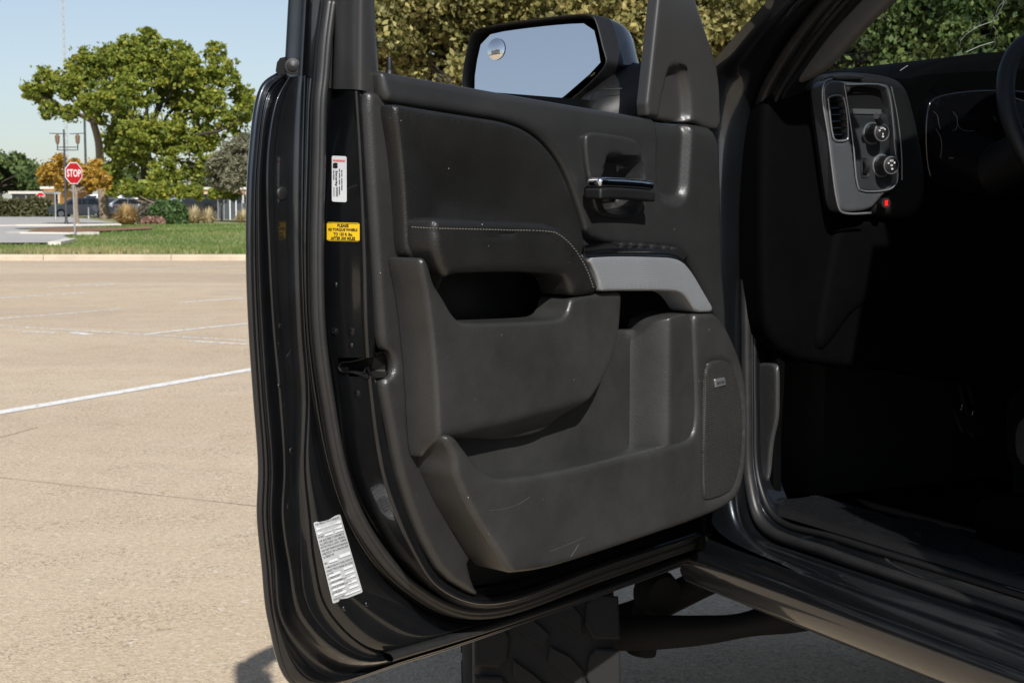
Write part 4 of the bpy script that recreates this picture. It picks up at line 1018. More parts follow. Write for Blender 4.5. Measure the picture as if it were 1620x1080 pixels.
# upper panel: belt cap, handle surround and front column in one moulding
groove = rel_recess([(1036, 190), (1040, 215), (1038, 260), (1040, 305), (1052, 322), (1075, 326), (1090, 312), (1093, 270), (1096, 225), (1097, 192), (1090, 170), (1045, 170)], .055, .016, .014)
upper = patch('upper_panel', DF, [(611, 112), (618, 111), (626, 114), (737, 134), (920, 167), (1021, 184), (1068, 195), (1100, 196), (1140, 203), (1143, 300), (1145, 420), (1152, 505), (1150, 540), (1133, 497), (1104, 440), (1083, 402), (1060, 392), (935, 388),
      (917, 327), (895, 268), (868, 229), (836, 205), (800, 191), (764, 185), (663, 169), (622, 163), (614, 150)], 0.055, PLASTF, door, r=.012, base=.022, g=.0065, holes=[[(940, 228), (1000, 232), (1014, 240), (1016, 320), (1004, 333), (955, 332), (943, 300)]], relief=add(groove, lambda s, t, d: -.010*sstep((t-1.55)/.07)), it=2)
# leather insert, dished
dish = rel_recess([(618, 178), (720, 186), (800, 200), (850, 228), (890, 290), (915, 370), (920, 460), (620, 460), (620, 300)], .060, .024, .13)
patch('leather_insert', DF, [(622, 166), (630, 165), (663, 171), (764, 187), (800, 193), (834, 206), (864, 230), (890, 268), (912, 325), (928, 384), (925, 420), (700, 425), (665, 412), (646, 408), (643, 330), (635, 240)], 0.064, LEATH, door, r=.007, base=.034, g=.011, relief=dish)
# recessed back wall behind pockets
patch('pocket_back', DF, [(690, 560), (960, 522), (1000, 520), (1120, 520), (1115, 700), (960, 790), (700, 800)], 0.046, LOWPL, door, r=.004, g=.02)
# curved wall at the front end of the pocket
WS0 = DF.un(992, 620, .045)[0]; WS1 = DF.un(1058, 620, .10)[0]
cyl = patch('pocket_end_wall', DF, [(975, 560, .042), (990, 545, .042), (1004, 532, .05), (1020, 522, .066), (1042, 506, .09), (1070, 498, .102), (1095, 495, .102), (1097, 560, .102), (1100, 640, .102), (1098, 690, .102), (1055, 722, .09), (985, 748, .05), (955, 750, .042), (960, 700, .042), (968, 640, .042)], 0.042, LOWPL, door, r=.003, base=.03, g=.006,
      relief=lambda s, t, d: .062*sstep((WS0-s)/(WS0-WS1)))
# pocket floor, catching the light
loft('pocket_floor', [[DF.at(x, y, .04) for x, y in ((700, 745), (780, 742), (890, 728), (960, 712), (1030, 695), (1095, 682))], [DF.P(*DF.un(x, y, .04), .11) - Z_*.02 for x, y in ((700, 745), (780, 742), (890, 728), (960, 712), (1030, 695), (1095, 682))]], LOWPL, door, k=3)
# map pocket body under the armrest
ridge = [(640, 380), (660, 417), (679, 455), (692, 500), (699, 560), (700, 620), (698, 690), (695, 720)]
under = lambda s, t, d: -.035*sstep((DF.un(800, 660, .10)[1]+.0-(t+(s-DF.un(800, 660, .1)[0])*.06))/.035)
patch('map_pocket', DF, [(664, 414), (668, 407), (675, 409), (681, 422), (685, 438), (689, 451), (696, 461), (704, 474), (716, 496), (726, 507), (740, 511), (800, 509), (870, 506), (888, 503), (897, 494), (901, 478), (905, 470), (950, 463), (978, 461), (985, 464),
      (985, 480), (981, 530), (972, 565), (955, 604), (926, 645), (905, 672), (880, 690), (822, 699), (760, 698), (715, 695), (706, 712), (700, 736), (694, 700), (690, 600), (678, 480)], 0.100, LOWPL, door, r=.008, base=.038, g=.008,
      relief=add(under, lambda s, t, d: .006*np.exp(-((s-DF.un(830, 580, .1)[0])/.10)**2)))
# armrest: padded, stitched
arm = patch('armrest', DF, [(686, 350), (692, 345), (705, 344), (767, 347), (850, 351), (876, 355), (897, 366), (919, 391), (938, 424), (950, 450), (950, 460), (944, 465), (925, 468), (907, 468), (903, 458), (899, 442), (888, 433), (822, 430), (730, 432), (715, 437), (708, 441), (698, 425), (689, 400), (686, 380)], 0.108, LEATH, door, r=.013, base=.046, g=.008,
      relief=add(rel_line([(660, 366), (690, 367), (807, 370), (872, 373), (893, 390), (914, 420), (930, 458)], .108, .0022, -.003)))
arm_bvh = world_bvh(arm)
stitch = catmull([Vector((x, y, 0)) for x, y in ((648, 359), (685, 361), (745, 362.5), (807, 364), (862, 365.5), (880, 369), (900, 384), (917, 406), (930, 431), (939, 456))], 40)
acc = 0; last = stitch[0]; stn = 0
for q in stitch:
    acc += (q-last).length; last = q
    if acc > 4.3:
        acc = 0; d = (stitch[min(len(stitch)-1, stitch.index(q)+3)]-stitch[max(0, stitch.index(q)-3)]).normalized()
        a, n1 = cast(arm_bvh, q.x-d.x*1.45, q.y-d.y*1.45, .0004); c, n2 = cast(arm_bvh, q.x+d.x*1.45, q.y+d.y*1.45, .0004)
        if a is not None and c is not None:
            MB().tube([a-n1*.0008, a.lerp(c, .5)+n1*.0006, c-n2*.0008], .00062, 5).build('stitch', THREAD, door)
# switch shelf and its buttons, silver bridge below
back_ = [DF.at(x, y, .056) for x, y in ((922, 388), (970, 383), (1030, 386), (1076, 392), (1090, 402))]
fro_ = [DF.at(x, y, .112) for x, y in ((928, 403), (970, 401), (1030, 402), (1070, 405), (1086, 413))]
shelf = loft('switch_panel', [back_, [a.lerp(b, .5)+Z_*.003 for a, b in zip(back_, fro_)], [p+Z_*.001-NIN*.004 for p in fro_], [p-Z_*.004 for p in fro_], [p-Z_*.006-NIN*.002 for p in fro_]], GLOSSB, door, k=5, across=3)
for k, (x, y) in enumerate(((980, 389), (995, 389), (1010, 390), (1028, 392), (1047, 394), (1060, 396))):
    p = DF.at(x, y, .075); MB().box(p+Z_*.002, E_*.010, NIN*.011, Z_*.005, .003).build('window_switch', DASHPL, door, True, 60)
SILV = [(928, 406), (950, 404), (989, 403), (1040, 404), (1064, 406), (1082, 413), (1097, 431), (1116, 464), (1133, 493), (1118, 494), (1102, 494), (1094, 480), (1083, 466), (1067, 460), (970, 460), (950, 461), (950, 448), (939, 420)]
patch('silver_trim', DF, SILV, 0.112, RIBBED, door, r=.005, base=.06, g=.010)
# lower panel: pocket lip, speaker surround
lowridge = [(700, 660), (716, 692), (732, 735), (752, 780), (772, 830), (786, 880), (790, 920)]
def lip_rel(s, t, d):
    return 0*s
lower = patch('lower_panel', DF, [(704, 695), (708, 688), (722, 689), (738, 712), (757, 735), (774, 751), (796, 757), (840, 752), (889, 744), (955, 730), (1029, 711), (1080, 700), (1095, 692), (1101, 676), (1103, 640), (1100, 560), (1097, 497), (1110, 494), (1133, 494), (1146, 510), (1158, 530),
      (1178, 580), (1185, 635), (1185, 690), (1180, 757), (1166, 792), (1128, 814), (1029, 848), (912, 887), (858, 902), (815, 907), (812, 907), (794, 898, .095), (774, 866, .095), (735, 808, .095), (715, 762, .095), (709, 749, .095), (707, 719, .095)], 0.110, LOWPL, door, r=.011, base=.036, g=.007,
      relief=add(rel_recess([(1112, 576), (1126, 568), (1148, 566), (1161, 575), (1173, 609), (1179, 653), (1178, 718), (1168, 768), (1155, 784), (1118, 796), (1110, 790)], .11, .006, .006)))
low_bvh = world_bvh(lower)
SCR = mat('scratch_grey', (.055, .055, .053), .6, var=.1)
for pts in ([(775, 807), (800, 804), (822, 796), (838, 786)], [(903, 880), (911, 868), (915, 861)], [(870, 872), (900, 860), (925, 849)]):
    P3 = [cast(low_bvh, *q, .0001)[0] for q in pts]
    if all(q is not None for q in P3): MB().tube(catmull(P3, 4), .00035, 4).build('scratch', SCR, door)
all_bvh = world_bvh(lower, arm, upper, bpy.data.objects['map_pocket'], bpy.data.objects['leather_insert'], bpy.data.objects['trim_base'])
dv, df_ = [], []
for _ in range(34):
    p, n = cast(all_bvh, random.uniform(600, 1140), random.uniform(120, 880), .0003)
    if p is None: continue
    a = n.orthogonal().normalized(); c_ = n.cross(a); q = random.choice((.0004, .0005, .0006, .0009)); k0 = len(dv)
    dv += [p+a*q, p+c_*q, p-a*q, p-c_*q]; df_.append((k0, k0+1, k0+2, k0+3))
dust = obj('dust', dv, df_, mat('dust_speck', (.45, .45, .43), .9, var=.1), door, False); dust['kind'] = 'stuff'
def grille_mat():
    m = mat('speaker_mesh', (0.022, 0.0215, 0.020), 0.5, var=0.12, vscale=9); nt = m.node_tree; b = nt.nodes['Principled BSDF']; L = nt.links.new
    tc = nt.nodes.new('ShaderNodeTexCoord'); v = nt.nodes.new('ShaderNodeTexVoronoi'); v.inputs['Scale'].default_value = 260; v.inputs['Randomness'].default_value = 0.0
    mp = nt.nodes.new('ShaderNodeMapping'); mp.vector_type = 'POINT'; mp.inputs['Rotation'].default_value = (0.0, 0.0, -math.atan2(E_.y, E_.x)); L(tc.outputs['Object'], mp.inputs[0]); L(mp.outputs[0], v.inputs['Vector'])
    bp = nt.nodes.new('ShaderNodeBump'); bp.inputs['Strength'].default_value = .9; bp.inputs['Distance'].default_value = .002; L(v.outputs['Distance'], bp.inputs['Height']); L(bp.outputs[0], b.inputs['Normal'])
    return m
GRILLE = grille_mat()
grl = patch('speaker_grille', DF, [(1117, 577), (1127, 571), (1148, 569), (1159, 577), (1170, 609), (1176, 653), (1175, 718), (1165, 765), (1153, 781), (1119, 792), (1114, 788), (1113, 738), (1115, 650)], 0.1105, GRILLE, door, r=.004, base=.10, g=.01)
gb = world_bvh(grl)
bq = [(1131, 600), (1147, 597), (1149, 609), (1133, 613)]
p, n = cast(gb, 1140, 605)
badge = patch('speaker_badge', DF, bq, .1135, SATIN, door, r=.0012, base=.109, g=.003, it=0, sp=.002)
text_decal('badge_lettering', 'BOSE', world_bvh(badge), bq, (.16, .34, .86, .68), INK, door, .0005, .01)
# handle bezel, cup and lever
HB = [(926, 219), (930, 211), (940, 208), (1000, 217), (1010, 222), (1015, 232), (1022, 262), (1024, 292), (1019, 331), (1007, 344), (980, 345), (955, 343), (943, 333), (936, 299), (929, 260)]
cup = rel_recess([(959, 246), (964, 241), (1010, 246), (1020, 252), (1022, 290), (1019, 330), (1006, 341), (965, 340), (952, 325), (950, 290), (955, 270)], .064, .050, .011)
patch('handle_bezel', DF, HB, 0.064, PLASTF, door, r=.006, base=.03, g=.0045, relief=add(cup, lambda s, t, d: -.012*sstep((t-DF.un(975, 225, .064)[1])/-.03)*0))
hc = [DF.at(x, y, .082) for x, y in ((938, 294), (952, 293), (978, 294), (1005, 296), (1026, 299))]
b = MB()
def slab(pts, up0, up1, fr0, fr1):
    rows = [[p+Z_*up0+NIN*fr0 for p in pts], [p+Z_*up0+NIN*fr1 for p in pts], [p+Z_*up1+NIN*fr1 for p in pts], [p+Z_*up1+NIN*fr0 for p in pts]]
    n_ = len(pts); vs = [p for r_ in rows for p in r_]; fs = []
    for i in range(4):
        for j in range(n_-1): fs.append((i*n_+j, i*n_+j+1, ((i+1) % 4)*n_+j+1, ((i+1) % 4)*n_+j))
    fs += [(0, n_, 2*n_, 3*n_), (n_-1, 4*n_-1, 3*n_-1, 2*n_-1)]
    return vs, fs
def soft(o, wid, seg=3):
    md = o.modifiers.new('bevel', 'BEVEL'); md.width = wid; md.segments = seg; md.limit_method = 'ANGLE'; md.angle_limit = math.radians(40); return o
soft(obj('handle_chrome', *slab(hc, -.003, .0135, -.016, .015), CHROME, door, True, 60), .0078, 5)
soft(obj('door_handle', *slab(hc, -.021, -.0035, -.018, .0155), DASHPL, door, True, 60), .004, 4)
hk = DF.at(955, 300, .06)
MB().lathe(DF.at(955, 322, .05), Z_, [(0, 0), (.017, .002), (.020, .008), (.020, .022), (0, .022)], 24).build('handle_pivot', DASHPL, door, True, 50)
MB().lathe(DF.at(955, 305, .05), Z_, [(.0205, 0), (.0205, .0015)], 24).build('pivot_ring', SATIN, door, True, 50)
# sail trim with finger scoop and tweeter hole
scoop = rel_recess([(1054, 118), (1058, 104), (1070, 99), (1082, 103), (1090, 118), (1096, 150), (1097, 205), (1040, 205), (1043, 165)], .05, .018, .016)
sail = patch('sail_trim', DF, [(1042, -2), (1048, -60), (1064, -120), (1078, -120), (1092, -40), (1102, 0), (1115, 40), (1135, 101), (1140, 135), (1141, 160), (1142, 207), (1120, 205), (1098, 193), (1068, 192), (1038, 186), (1022, 182), (1030, 110)], 0.050, COVER, door, r=.008, base=.028, g=.006, relief=scoop, it=1)
sb = world_bvh(sail)
p, n = cast(sb, 1070, 113); MB().lathe(p-n*.0005, n, [(.0, .0002), (.0155, .0004), (.0175, .0012), (.0195, .0002)], 26).build('tweeter_hole', INK, door, True, 60)
MB().tube(catmull([DF.at(1020, 186, .02), DF.at(1030, 90, .02), DF.at(1040, 0, .02), DF.at(1050, -80, .02)], 5), .006, 8).build('glass_run_seal', RUBBER, door)
# lock pin
p = DF.at(616, 114, .03); MB().lathe(p-Z_*.01, Z_, [(.0062, 0), (.0055, .012), (.0042, .013), (.0042, .026), (.0036, .030), (0, .031)], 16).build('lock_pin', DARK, door, True, 50)
# ---------------------------------------------------------------- stickers
q1 = [(526, 246.5), (549.5, 247.5), (549.5, 320), (526, 319)]
decal('warning_label', shell_bvh, q1, WHITE, door)
text_decal('label_lettering', 'WARNING!', shell_bvh, q1, (.08, .075, .92, .125), REDINK, door, bold=.03)
text_decal('label_lettering', 'Security', shell_bvh, q1, (.22, .32, .42, .66), INK, door, rot=True, bold=.02)
text_decal('label_lettering', 'S', shell_bvh, q1, (.08, .15, .44, .27), INK, door, bold=.08)
for u, segs in ((.66, ((.30, .36), (.38, .44), (.48, .60), (.62, .74))), (.50, ((.28, .34), (.37, .48), (.51, .62), (.66, .84))), (.12, ((.32, .38), (.40, .52)))):
    for a, b_ in segs: decal('label_rule', shell_bvh, [bil(q1, u, a), bil(q1, u+.07, a), bil(q1, u+.07, b_), bil(q1, u, b_)], INKG, door, .0018, 1, 3, .05)
for v0, u in ((.68, .38), (.68, .30), (.68, .14)): decal('label_rule', shell_bvh, [bil(q1, u, v0), bil(q1, u+.05, v0), bil(q1, u+.05, .88), bil(q1, u, .88)], INKG, door, .0018, 1, 4, .05)
q2 = [(518, 351.5), (570, 352.5), (570, 382), (518, 381)]
decal('torque_label', shell_bvh, q2, YELLOW, door, corner=.06)
for t_, (v0, v1), (u0, u1) in (('PLEASE', (.08, .25), (.33, .67)), ('RE TORQUE WHEELS', (.31, .48), (.06, .94)), ('TO 135 ft. lbs.', (.54, .71), (.21, .79)), ('AFTER 300 MILES', (.76, .93), (.13, .87))):
    text_decal('label_lettering', t_, shell_bvh, q2, (u0, v0, u1, v1), INK, door, bold=.03)
for (a, b_, c, d) in ((.02, .03, .98, .05), (.02, .95, .98, .97)): decal('label_border', shell_bvh, [bil(q2, a, b_), bil(q2, c, b_), bil(q2, c, d), bil(q2, a, d)], INK, door, .0016, 8, 1, .004)
q3 = [(495, 826), (541, 812), (572, 935), (527, 955)]
q3b = [(495.5, 826), (534, 813), (572, 936), (526, 954)]
decal('certification_label', shell_bvh, [(495, 826), (537, 813), (573, 936), (526, 954)], SILVL, door, .0012, 6, 12, .05)
q3 = [(495, 826), (537, 813), (573, 936), (526, 954)]
lines = [('THIS VEHICLE WAS ALTERED BY', .02, .93), ('IN MO.', .175, .25), ('AND AS ALTERED IT CONFORMS TO', .225, .93), ('ALL APPLICABLE U.S.A. FEDERAL', .265, .95), ('MOTOR VEHICLE SAFETY, BUMPER', .305, .96), ('AND THEFT PREVENTION STANDARDS', .345, .97), ('AFFECTED BY THE ALTERATION AND', .385, .96),
         ('ALTERED IN', .425, .42), ('MO.', .50, .16), ('COMPLETE BELOW IF GVWR, GAWR OR', .555, .97), ('VEHICLE TYPE IS CHANGED OR ALTERED', .595, .97), ('GVWR:', .635, .25), ('GAWR-FRONT:', .69, .45), ('GAWR-INTERMEDIATE (1):', .75, .75), ('GAWR-INTERMEDIATE (2):', .81, .75), ('GAWR-REAR:', .87, .40), ('VEHICLE TYPE:', .945, .42)]
for t_, v, u1 in lines: text_decal('label_lettering', t_, shell_bvh, q3, (.04, v, u1, v+.026), INKG, door, .0016, .01)
for (u0, v0, u1, v1) in ((.05, .065, .95, .105), (.05, .125, .95, .16), (.28, .175, .58, .2), (.66, .175, .95, .2), (.2, .495, .5, .525), (.58, .47, .96, .51), (.1, .655, .48, .685), (.60, .635, .92, .665), (.1, .715, .48, .742), (.6, .70, .92, .726), (.1, .775, .5, .802), (.62, .76, .92, .785), (.1, .835, .5, .862), (.62, .82, .92, .847), (.1, .895, .5, .925), (.62, .88, .92, .907), (.45, .945, .95, .965)):
    decal('label_field', shell_bvh, [bil(q3, u0, v0), bil(q3, u1, v0), bil(q3, u1, v1), bil(q3, u0, v1)], WHITE, door, .0015, 3, 1, .02)
    decal('label_rule', shell_bvh, [bil(q3, u0, v1), bil(q3, u1, v1), bil(q3, u1, v1+.006), bil(q3, u0, v1+.006)], INKG, door, .0016, 3, 1, .004)

# ---------------------------------------------------------------- door mirror
mroot_w = -.12
MC = DF.at(960, 120, -.16)
mn = (E_ + NIN*.10 + Z_*.07).normalized()               # glass faces rearwards and slightly up
mo = DF.at(850, 95, -.30)
me1 = mn.cross(Z_).normalized(); me2 = me1.cross(mn).normalized()
if me1.dot(RT) < 0: me1 = -me1
me2 = mn.cross(me1); me2 = me2 if me2.z > 0 else -me2
MF = Frame(mo, me1, me2, mn)
HOUS = [(739, 150), (738, 130), (741, 101), (751, 60), (758, 50), (772, 45), (800, 39), (850, 32), (893, 27), (932, 24), (946, 27), (953, 40), (962, 75), (968, 100), (962, 112), (930, 145), (895, 172), (870, 190), (800, 200), (750, 190)]
HB3 = [(MF.un(x, y, 0)) for x, y in HOUS]
cenH = np.mean(np.array(HB3), 0)
rows = []
for w_, sc, dx, dz in ((-.006, .93, 0, 0), (.012, .965, 0, 0), (.016, .985, 0, 0), (.010, 1.0, 0, 0), (-.03, 1.01, .004, 0), (-.07, .97, .012, -.002), (-.11, .84, .022, -.004), (-.135, .6, .028, -.006), (-.142, .05, .03, -.006)):
    rows.append([MF.P(cenH[0]+dx+(a-cenH[0])*sc, cenH[1]+dz+(b_-cenH[1])*sc, w_) for a, b_ in HB3+HB3[:1]])
mirror = loft('side_mirror', rows[:5], DARK, truck, k=4, across=3)
loft('mirror_shell', rows[4:], PAINT, mirror, k=4, across=3)
GL = [(751, 150), (750, 132), (753, 105), (760, 70), (766, 60), (776, 54), (803, 49), (850, 43), (900, 38), (937, 37), (943, 60), (951, 97), (947, 105), (915, 133), (885, 159), (860, 175), (790, 182), (757, 172)]
patch('mirror_glass', MF, GL, .004, MIRROR, mirror, r=0, base=-.004, g=.05, it=1, rings=())
# convex blind-spot mirror
c = MF.un(785, 78, .005); sr = .0205; Rs = .075; vs, fs = [], []
NR, NS = 10, 40
for i in range(NR+1):
    rr_ = sr*i/NR
    for k in range(NS):
        a = 2*math.pi*k/NS; vs.append(MF.P(c[0]+rr_*math.cos(a), c[1]+rr_*math.sin(a), .0056+math.sqrt(Rs*Rs-rr_*rr_)-math.sqrt(Rs*Rs-sr*sr)))
for i in range(NR):
    for k in range(NS): fs.append((i*NS+k, i*NS+(k+1) % NS, (i+1)*NS+(k+1) % NS, (i+1)*NS+k))
so = obj('blind_spot_mirror', vs, fs, MIRROR, mirror, True, 180)
# mirror foot
b = MB(); arm_ = [DF.at(935, 140, -.22), DF.at(965, 140, -.15), DF.at(1000, 150, -.08), DF.at(1025, 160, -.05)]
foot = loft('mirror_foot', [[DF.at(985, 82, -.2), DF.at(1005, 100, -.13), DF.at(1030, 95, -.05)], [DF.at(965, 108, -.19), DF.at(990, 112, -.12), DF.at(1030, 110, -.045)], [DF.at(935, 140, -.19), DF.at(960, 140, -.12), DF.at(1030, 140, -.045)], [DF.at(912, 168, -.18), DF.at(940, 172, -.12), DF.at(1030, 180, -.045)], [DF.at(905, 200, -.18), DF.at(940, 205, -.12), DF.at(1030, 205, -.045)]], DARK, mirror, k=5, across=4)
obj('foot_seam', [DF.at(932, 168, -.117), DF.at(938, 146, -.115), DF.at(944, 142, -.114), DF.at(985, 139, -.078), DF.at(985, 141, -.078), DF.at(945, 144, -.114), DF.at(940, 147, -.115), DF.at(934, 168, -.117)], [(0, 1, 6, 7), (1, 2, 5, 6), (2, 3, 4, 5)], INK, mirror, False)
# ---------------------------------------------------------------- cab: pillar, aperture, sill
def brow(pts, r): return [BF.at(x, y, -(r if not isinstance(r, (list, tuple)) else r[i])) for i, (x, y) in enumerate(pts)]
A0 = [(1420, -170), (1259, 0), (1178, 89), (1143, 135), (1136, 300), (1136, 480), (1142, 650), (1152, 760), (1172, 838), (1290, 904), (1450, 975), (1900, 1165)]
A1 = [(1460, -170), (1288, 0), (1215, 88), (1184, 152), (1166, 300), (1164, 480), (1166, 650), (1170, 760), (1186, 838), (1306, 896), (1460, 957), (1900, 1126)]
A2 = [(1480, -170), (1303, 0), (1232, 92), (1200, 160), (1180, 300), (1177, 480), (1179, 650), (1183, 760), (1202, 833), (1314, 884), (1466, 940), (1900, 1094)]
A3 = [(1505, -170), (1325, 0), (1250, 100), (1214, 170), (1192, 300), (1190, 480), (1191, 650), (1194, 755), (1216, 822), (1320, 867), (1472, 917), (1900, 1054)]
A4 = [(1535, -170), (1350, 0), (1264, 108), (1228, 172), (1202, 300), (1198, 480), (1198, 650), (1204, 755), (1231, 814), (1325, 845), (1484, 893), (1900, 1020)]
RA = [brow(A0, .055), brow(A1, .10), brow(A2, .128), brow(A3, .135), brow(A4, .150)]
RAo = [p-R_*.02+F_*.06 for p in RA[0]]
RAi = [p+R_*.05+F_*.01 for p in RA[4]]
cab = loft('body_side', [RAo, RA[0], RA[1], RA[2], RA[3], RA[4], RAi], PAINT, truck, k=7, across=4)
sc_ = [a.lerp(b_, .55) for a, b_ in zip(RA[2], RA[3])]
MB().tube(catmull([p-R_*.006 for p in sc_], 7), .011, 10).build('aperture_seal', RUBBER, cab, True, 180)
MB().tube(catmull([a.lerp(b_, .75)-R_*.004 for a, b_ in zip(RA[3], RA[4])], 7), .006, 8).build('trim_edge', DARK, cab, True, 180)
# fender rear edge painted post beside the trim
# rocker: extruded section with its ledges
ROCK = [(.10, .700), (.02, .722), (.004, .745), (-.004, .768), (-.003, .783), (.003, .790), (.016, .792), (.0165, .7915), (.024, .788), (.0245, .789), (.031, .806), (.034, .809), (.050, .811), (.0505, .810), (.058, .806), (.0585, .807), (.066, .819), (.070, .822), (.090, .824)]
a_s = [-.035, -.06, -.1, -.2, -.4, -.7, -1.1, -1.6, -2.1]
loft('rocker_panel', [[TP(r, a+(.02 if i < 3 else 0), z) for a in a_s] for i, (r, z) in enumerate(ROCK)], PAINT, cab, k=3, across=2)
obj('rocker_end', [TP(r, -.037, z) for r, z in ROCK]+[TP(.1, -.037, .72)], [tuple(range(len(ROCK)+1))], STEEL, cab, False)
# sill scuff plate and wrinkled clear film over it
SP0 = [TP(.150, a, .858) for a in (-.10, -.2, -.4, -.7, -1.1, -1.6)]; SP1 = [TP(.165, a, .872) for a in (-.10, -.2, -.4, -.7, -1.1, -1.6)]; SP2 = [TP(.26, a, .868) for a in (-.10, -.2, -.4, -.7, -1.1, -1.6)]; SP3 = [TP(.30, a, .80) for a in (-.10, -.2, -.4, -.7, -1.1, -1.6)]
loft('sill_plate', [SP0, SP1, SP2, SP3], DASHPL, cab, k=4, across=4)
fv, ff = [], []; nxf, nyf = 60, 20
for i in range(nxf+1):
    for j in range(nyf+1):
        a = -.10-i/nxf*.85; r = .155+j/nyf*.34
        z = .876 if r < .27 else .876-min(.06, (r-.27)*.8)
        z += .002*math.sin(i*.9+j*.7)*math.sin(j*.8+i*.23)+.0035*abs(math.sin(a*9+r*26+math.sin(r*19+a*5)))**3+random.uniform(-.0006, .0006)
        fv.append(TP(r, a, z+.002)); 
for i in range(nxf):
    for j in range(nyf): ff.append((i*(nyf+1)+j, i*(nyf+1)+j+1, (i+1)*(nyf+1)+j+1, (i+1)*(nyf+1)+j))
obj('protective_film', fv, ff, FILM, cab, True, 180)
# kick panel lit by the sun
patch('kick_panel', BF, [(1196, 574), (1210, 574), (1224, 575), (1228, 582), (1228, 640), (1227, 665), (1218, 700), (1214, 760), (1204, 765), (1197, 720), (1195, 640)], -.158, COVER, cab, r=.006, base=-.166, g=.012)
patch('side_kick_trim', BF, [(1203, 575), (1199, 420), (1204, 280), (1222, 200), (1230, 205), (1230, 400), (1230, 600), (1222, 700), (1225, 812), (1210, 750)], -.172, ENDCAP, cab, r=.006, base=-.19, g=.05)
# inner A-pillar trim
patch('pillar_trim', BF, [(1240, 138), (1252, 118), (1278, 86), (1365, -8), (1560, -200), (1630, -200), (1404, 0), (1340, 65), (1302, 108), (1270, 125)], -.165, mat('pillar_fabric', (.085, .085, .083), .8, var=.08, vscale=30, bump=.3, bscale=500), cab, r=.010, base=-.182, g=.014)
# windscreen, header, roof, rest of cab shell (keeps the cabin dark)
g0 = BF.at(1294, 113, -.20); g1 = BF.at(1404, 0, -.20); gd = (g1-g0).normalized()
gtop = g0+gd*((2.16-g0.z)/gd.z); gbot = g0-gd*.12
a_top = (gtop-H_).dot(F_); a_bot = (gbot-H_).dot(F_)
W_ = 1.86
def bow(p, k): return p
ws = []
for t in np.linspace(0, 1, 7):
    p = gbot.lerp(gtop, t); ws.append([p+R_*(W_-.36)*q+F_*.10*math.sin(math.pi*q) for q in np.linspace(0, 1, 9)])
loft('windscreen', ws, GLASS, cab, k=1)
CRK = mat('crack_glint', (.8, .8, .78), .3, .4, var=.05)  # the crack's sun glint is put into this pale colour
gn = (gtop-gbot).normalized().cross(R_).normalized(); 
def onglass(px, py, off=.004): return hit(px, py, gbot+F_*.05, gn)
def crack(pts, r=.0007): MB().tube([onglass(*p) for p in pts], r, 6).build('windscreen_crack', CRK, cab)
crack([(1592, 0), (1580, 22), (1570, 34), (1545, 43), (1528, 55), (1520, 64), (1518, 76)]); crack([(1588, 2), (1579, 12), (1574, 30)]); crack([(1572, 42), (1576, 48), (1574, 64), (1575, 70), (1568, 80)]); crack([(1574, 66), (1550, 73), (1528, 83)]); crack([(1424, 112), (1436, 104)], .0008)
HEADL = mat('headliner', (.10, .10, .098), .9, var=.06, vscale=20)
def slabq(name, pts, th, m, par=cab):
    n_ = len(pts); vs = list(pts)+[p+th for p in pts]
    return obj(name, vs, [tuple(range(n_)), tuple(range(n_, 2*n_))[::-1]]+[(i, n_+i, n_+(i+1) % n_, (i+1) % n_) for i in range(n_)], m, par, False)
slabq('roof', [TP(.19, a_top+.02, 2.15), TP(.45, a_top+.10, 2.17), TP(W_-.45, a_top+.10, 2.17), TP(W_-.14, a_top+.02, 2.15), TP(W_-.16, -2.3, 2.15), TP(.19, -2.3, 2.15)], Z_*.06, PAINT)
MB().tube([TP(.19, a_top+.03, 2.165), TP(.18, a_top-.25, 2.175), TP(.18, -1.2, 2.175), TP(.19, -2.3, 2.16)], .03, 10).build('roof_rail', PAINT, cab)
slabq('rear_door', [TP(0.0, -1.12, .80), TP(0.0, -2.15, .80), TP(0.0, -2.15, 1.62), TP(0.0, -1.12, 1.62)], R_*.13, PAINT)
slabq('rear_quarter_glass', [TP(.03, -1.22, 1.625), TP(.03, -2.15, 1.625), TP(.12, -2.1, 2.13), TP(.12, -1.3, 2.13)], R_*.006, mat('privacy_glass', (.005, .005, .006), .05, var=.05))
slabq('centre_pillar', [TP(.0, -1.08, .80), TP(.0, -1.22, .80), TP(.03, -1.22, 1.62), TP(.12, -1.26, 2.15), TP(.12, -1.10, 2.15), TP(.03, -1.08, 1.62)], R_*.14, PAINT)
slabq('cab_rear_wall', [TP(.02, -2.2, .75), TP(W_, -2.2, .75), TP(W_-.1, -2.2, 2.15), TP(.12, -2.2, 2.15)], -F_*.1, PAINT)
slabq('far_side_wall', [TP(W_-.12, .1, .75), TP(W_-.12, -2.2, .75), TP(W_-.12, -2.2, 2.15), TP(W_-.15, a_top, 2.15), TP(W_-.12, a_bot+.05, 1.6)], R_*.1, DARK)
MB().box(TP(.93, .85, .86), R_*.42, F_*.62, Z_*.30, .03).build('engine_block', STEEL, truck, True, 60)
MB().box(TP(.93, -.9, .68), R_*.32, F_*1.1, Z_*.10, .03).build('transmission_tunnel', STEEL, truck, True, 60)
slabq('shade_plate', [TP(.40, .32, .60), TP(1.46, .32, .60), TP(1.46, 1.72, .56), TP(.40, 1.72, .56)], Z_*.02, STEEL, truck)  # unseen plate, added like the boxes above to darken the ground below
slabq('shade_panel', [TP(.1, 1.80, .46), TP(W_-.1, 1.80, .46), TP(W_-.1, 1.82, .78), TP(.1, 1.82, .78)], F_*.03, DARK, truck)  # unseen panel, added to keep skylight off the ground under the truck
slabq('far_rocker', [TP(W_-.12, .2, .70), TP(W_-.12, -2.2, .70), TP(W_-.12, -2.2, .80), TP(W_-.12, .2, .80)], R_*.1, DARK, truck)
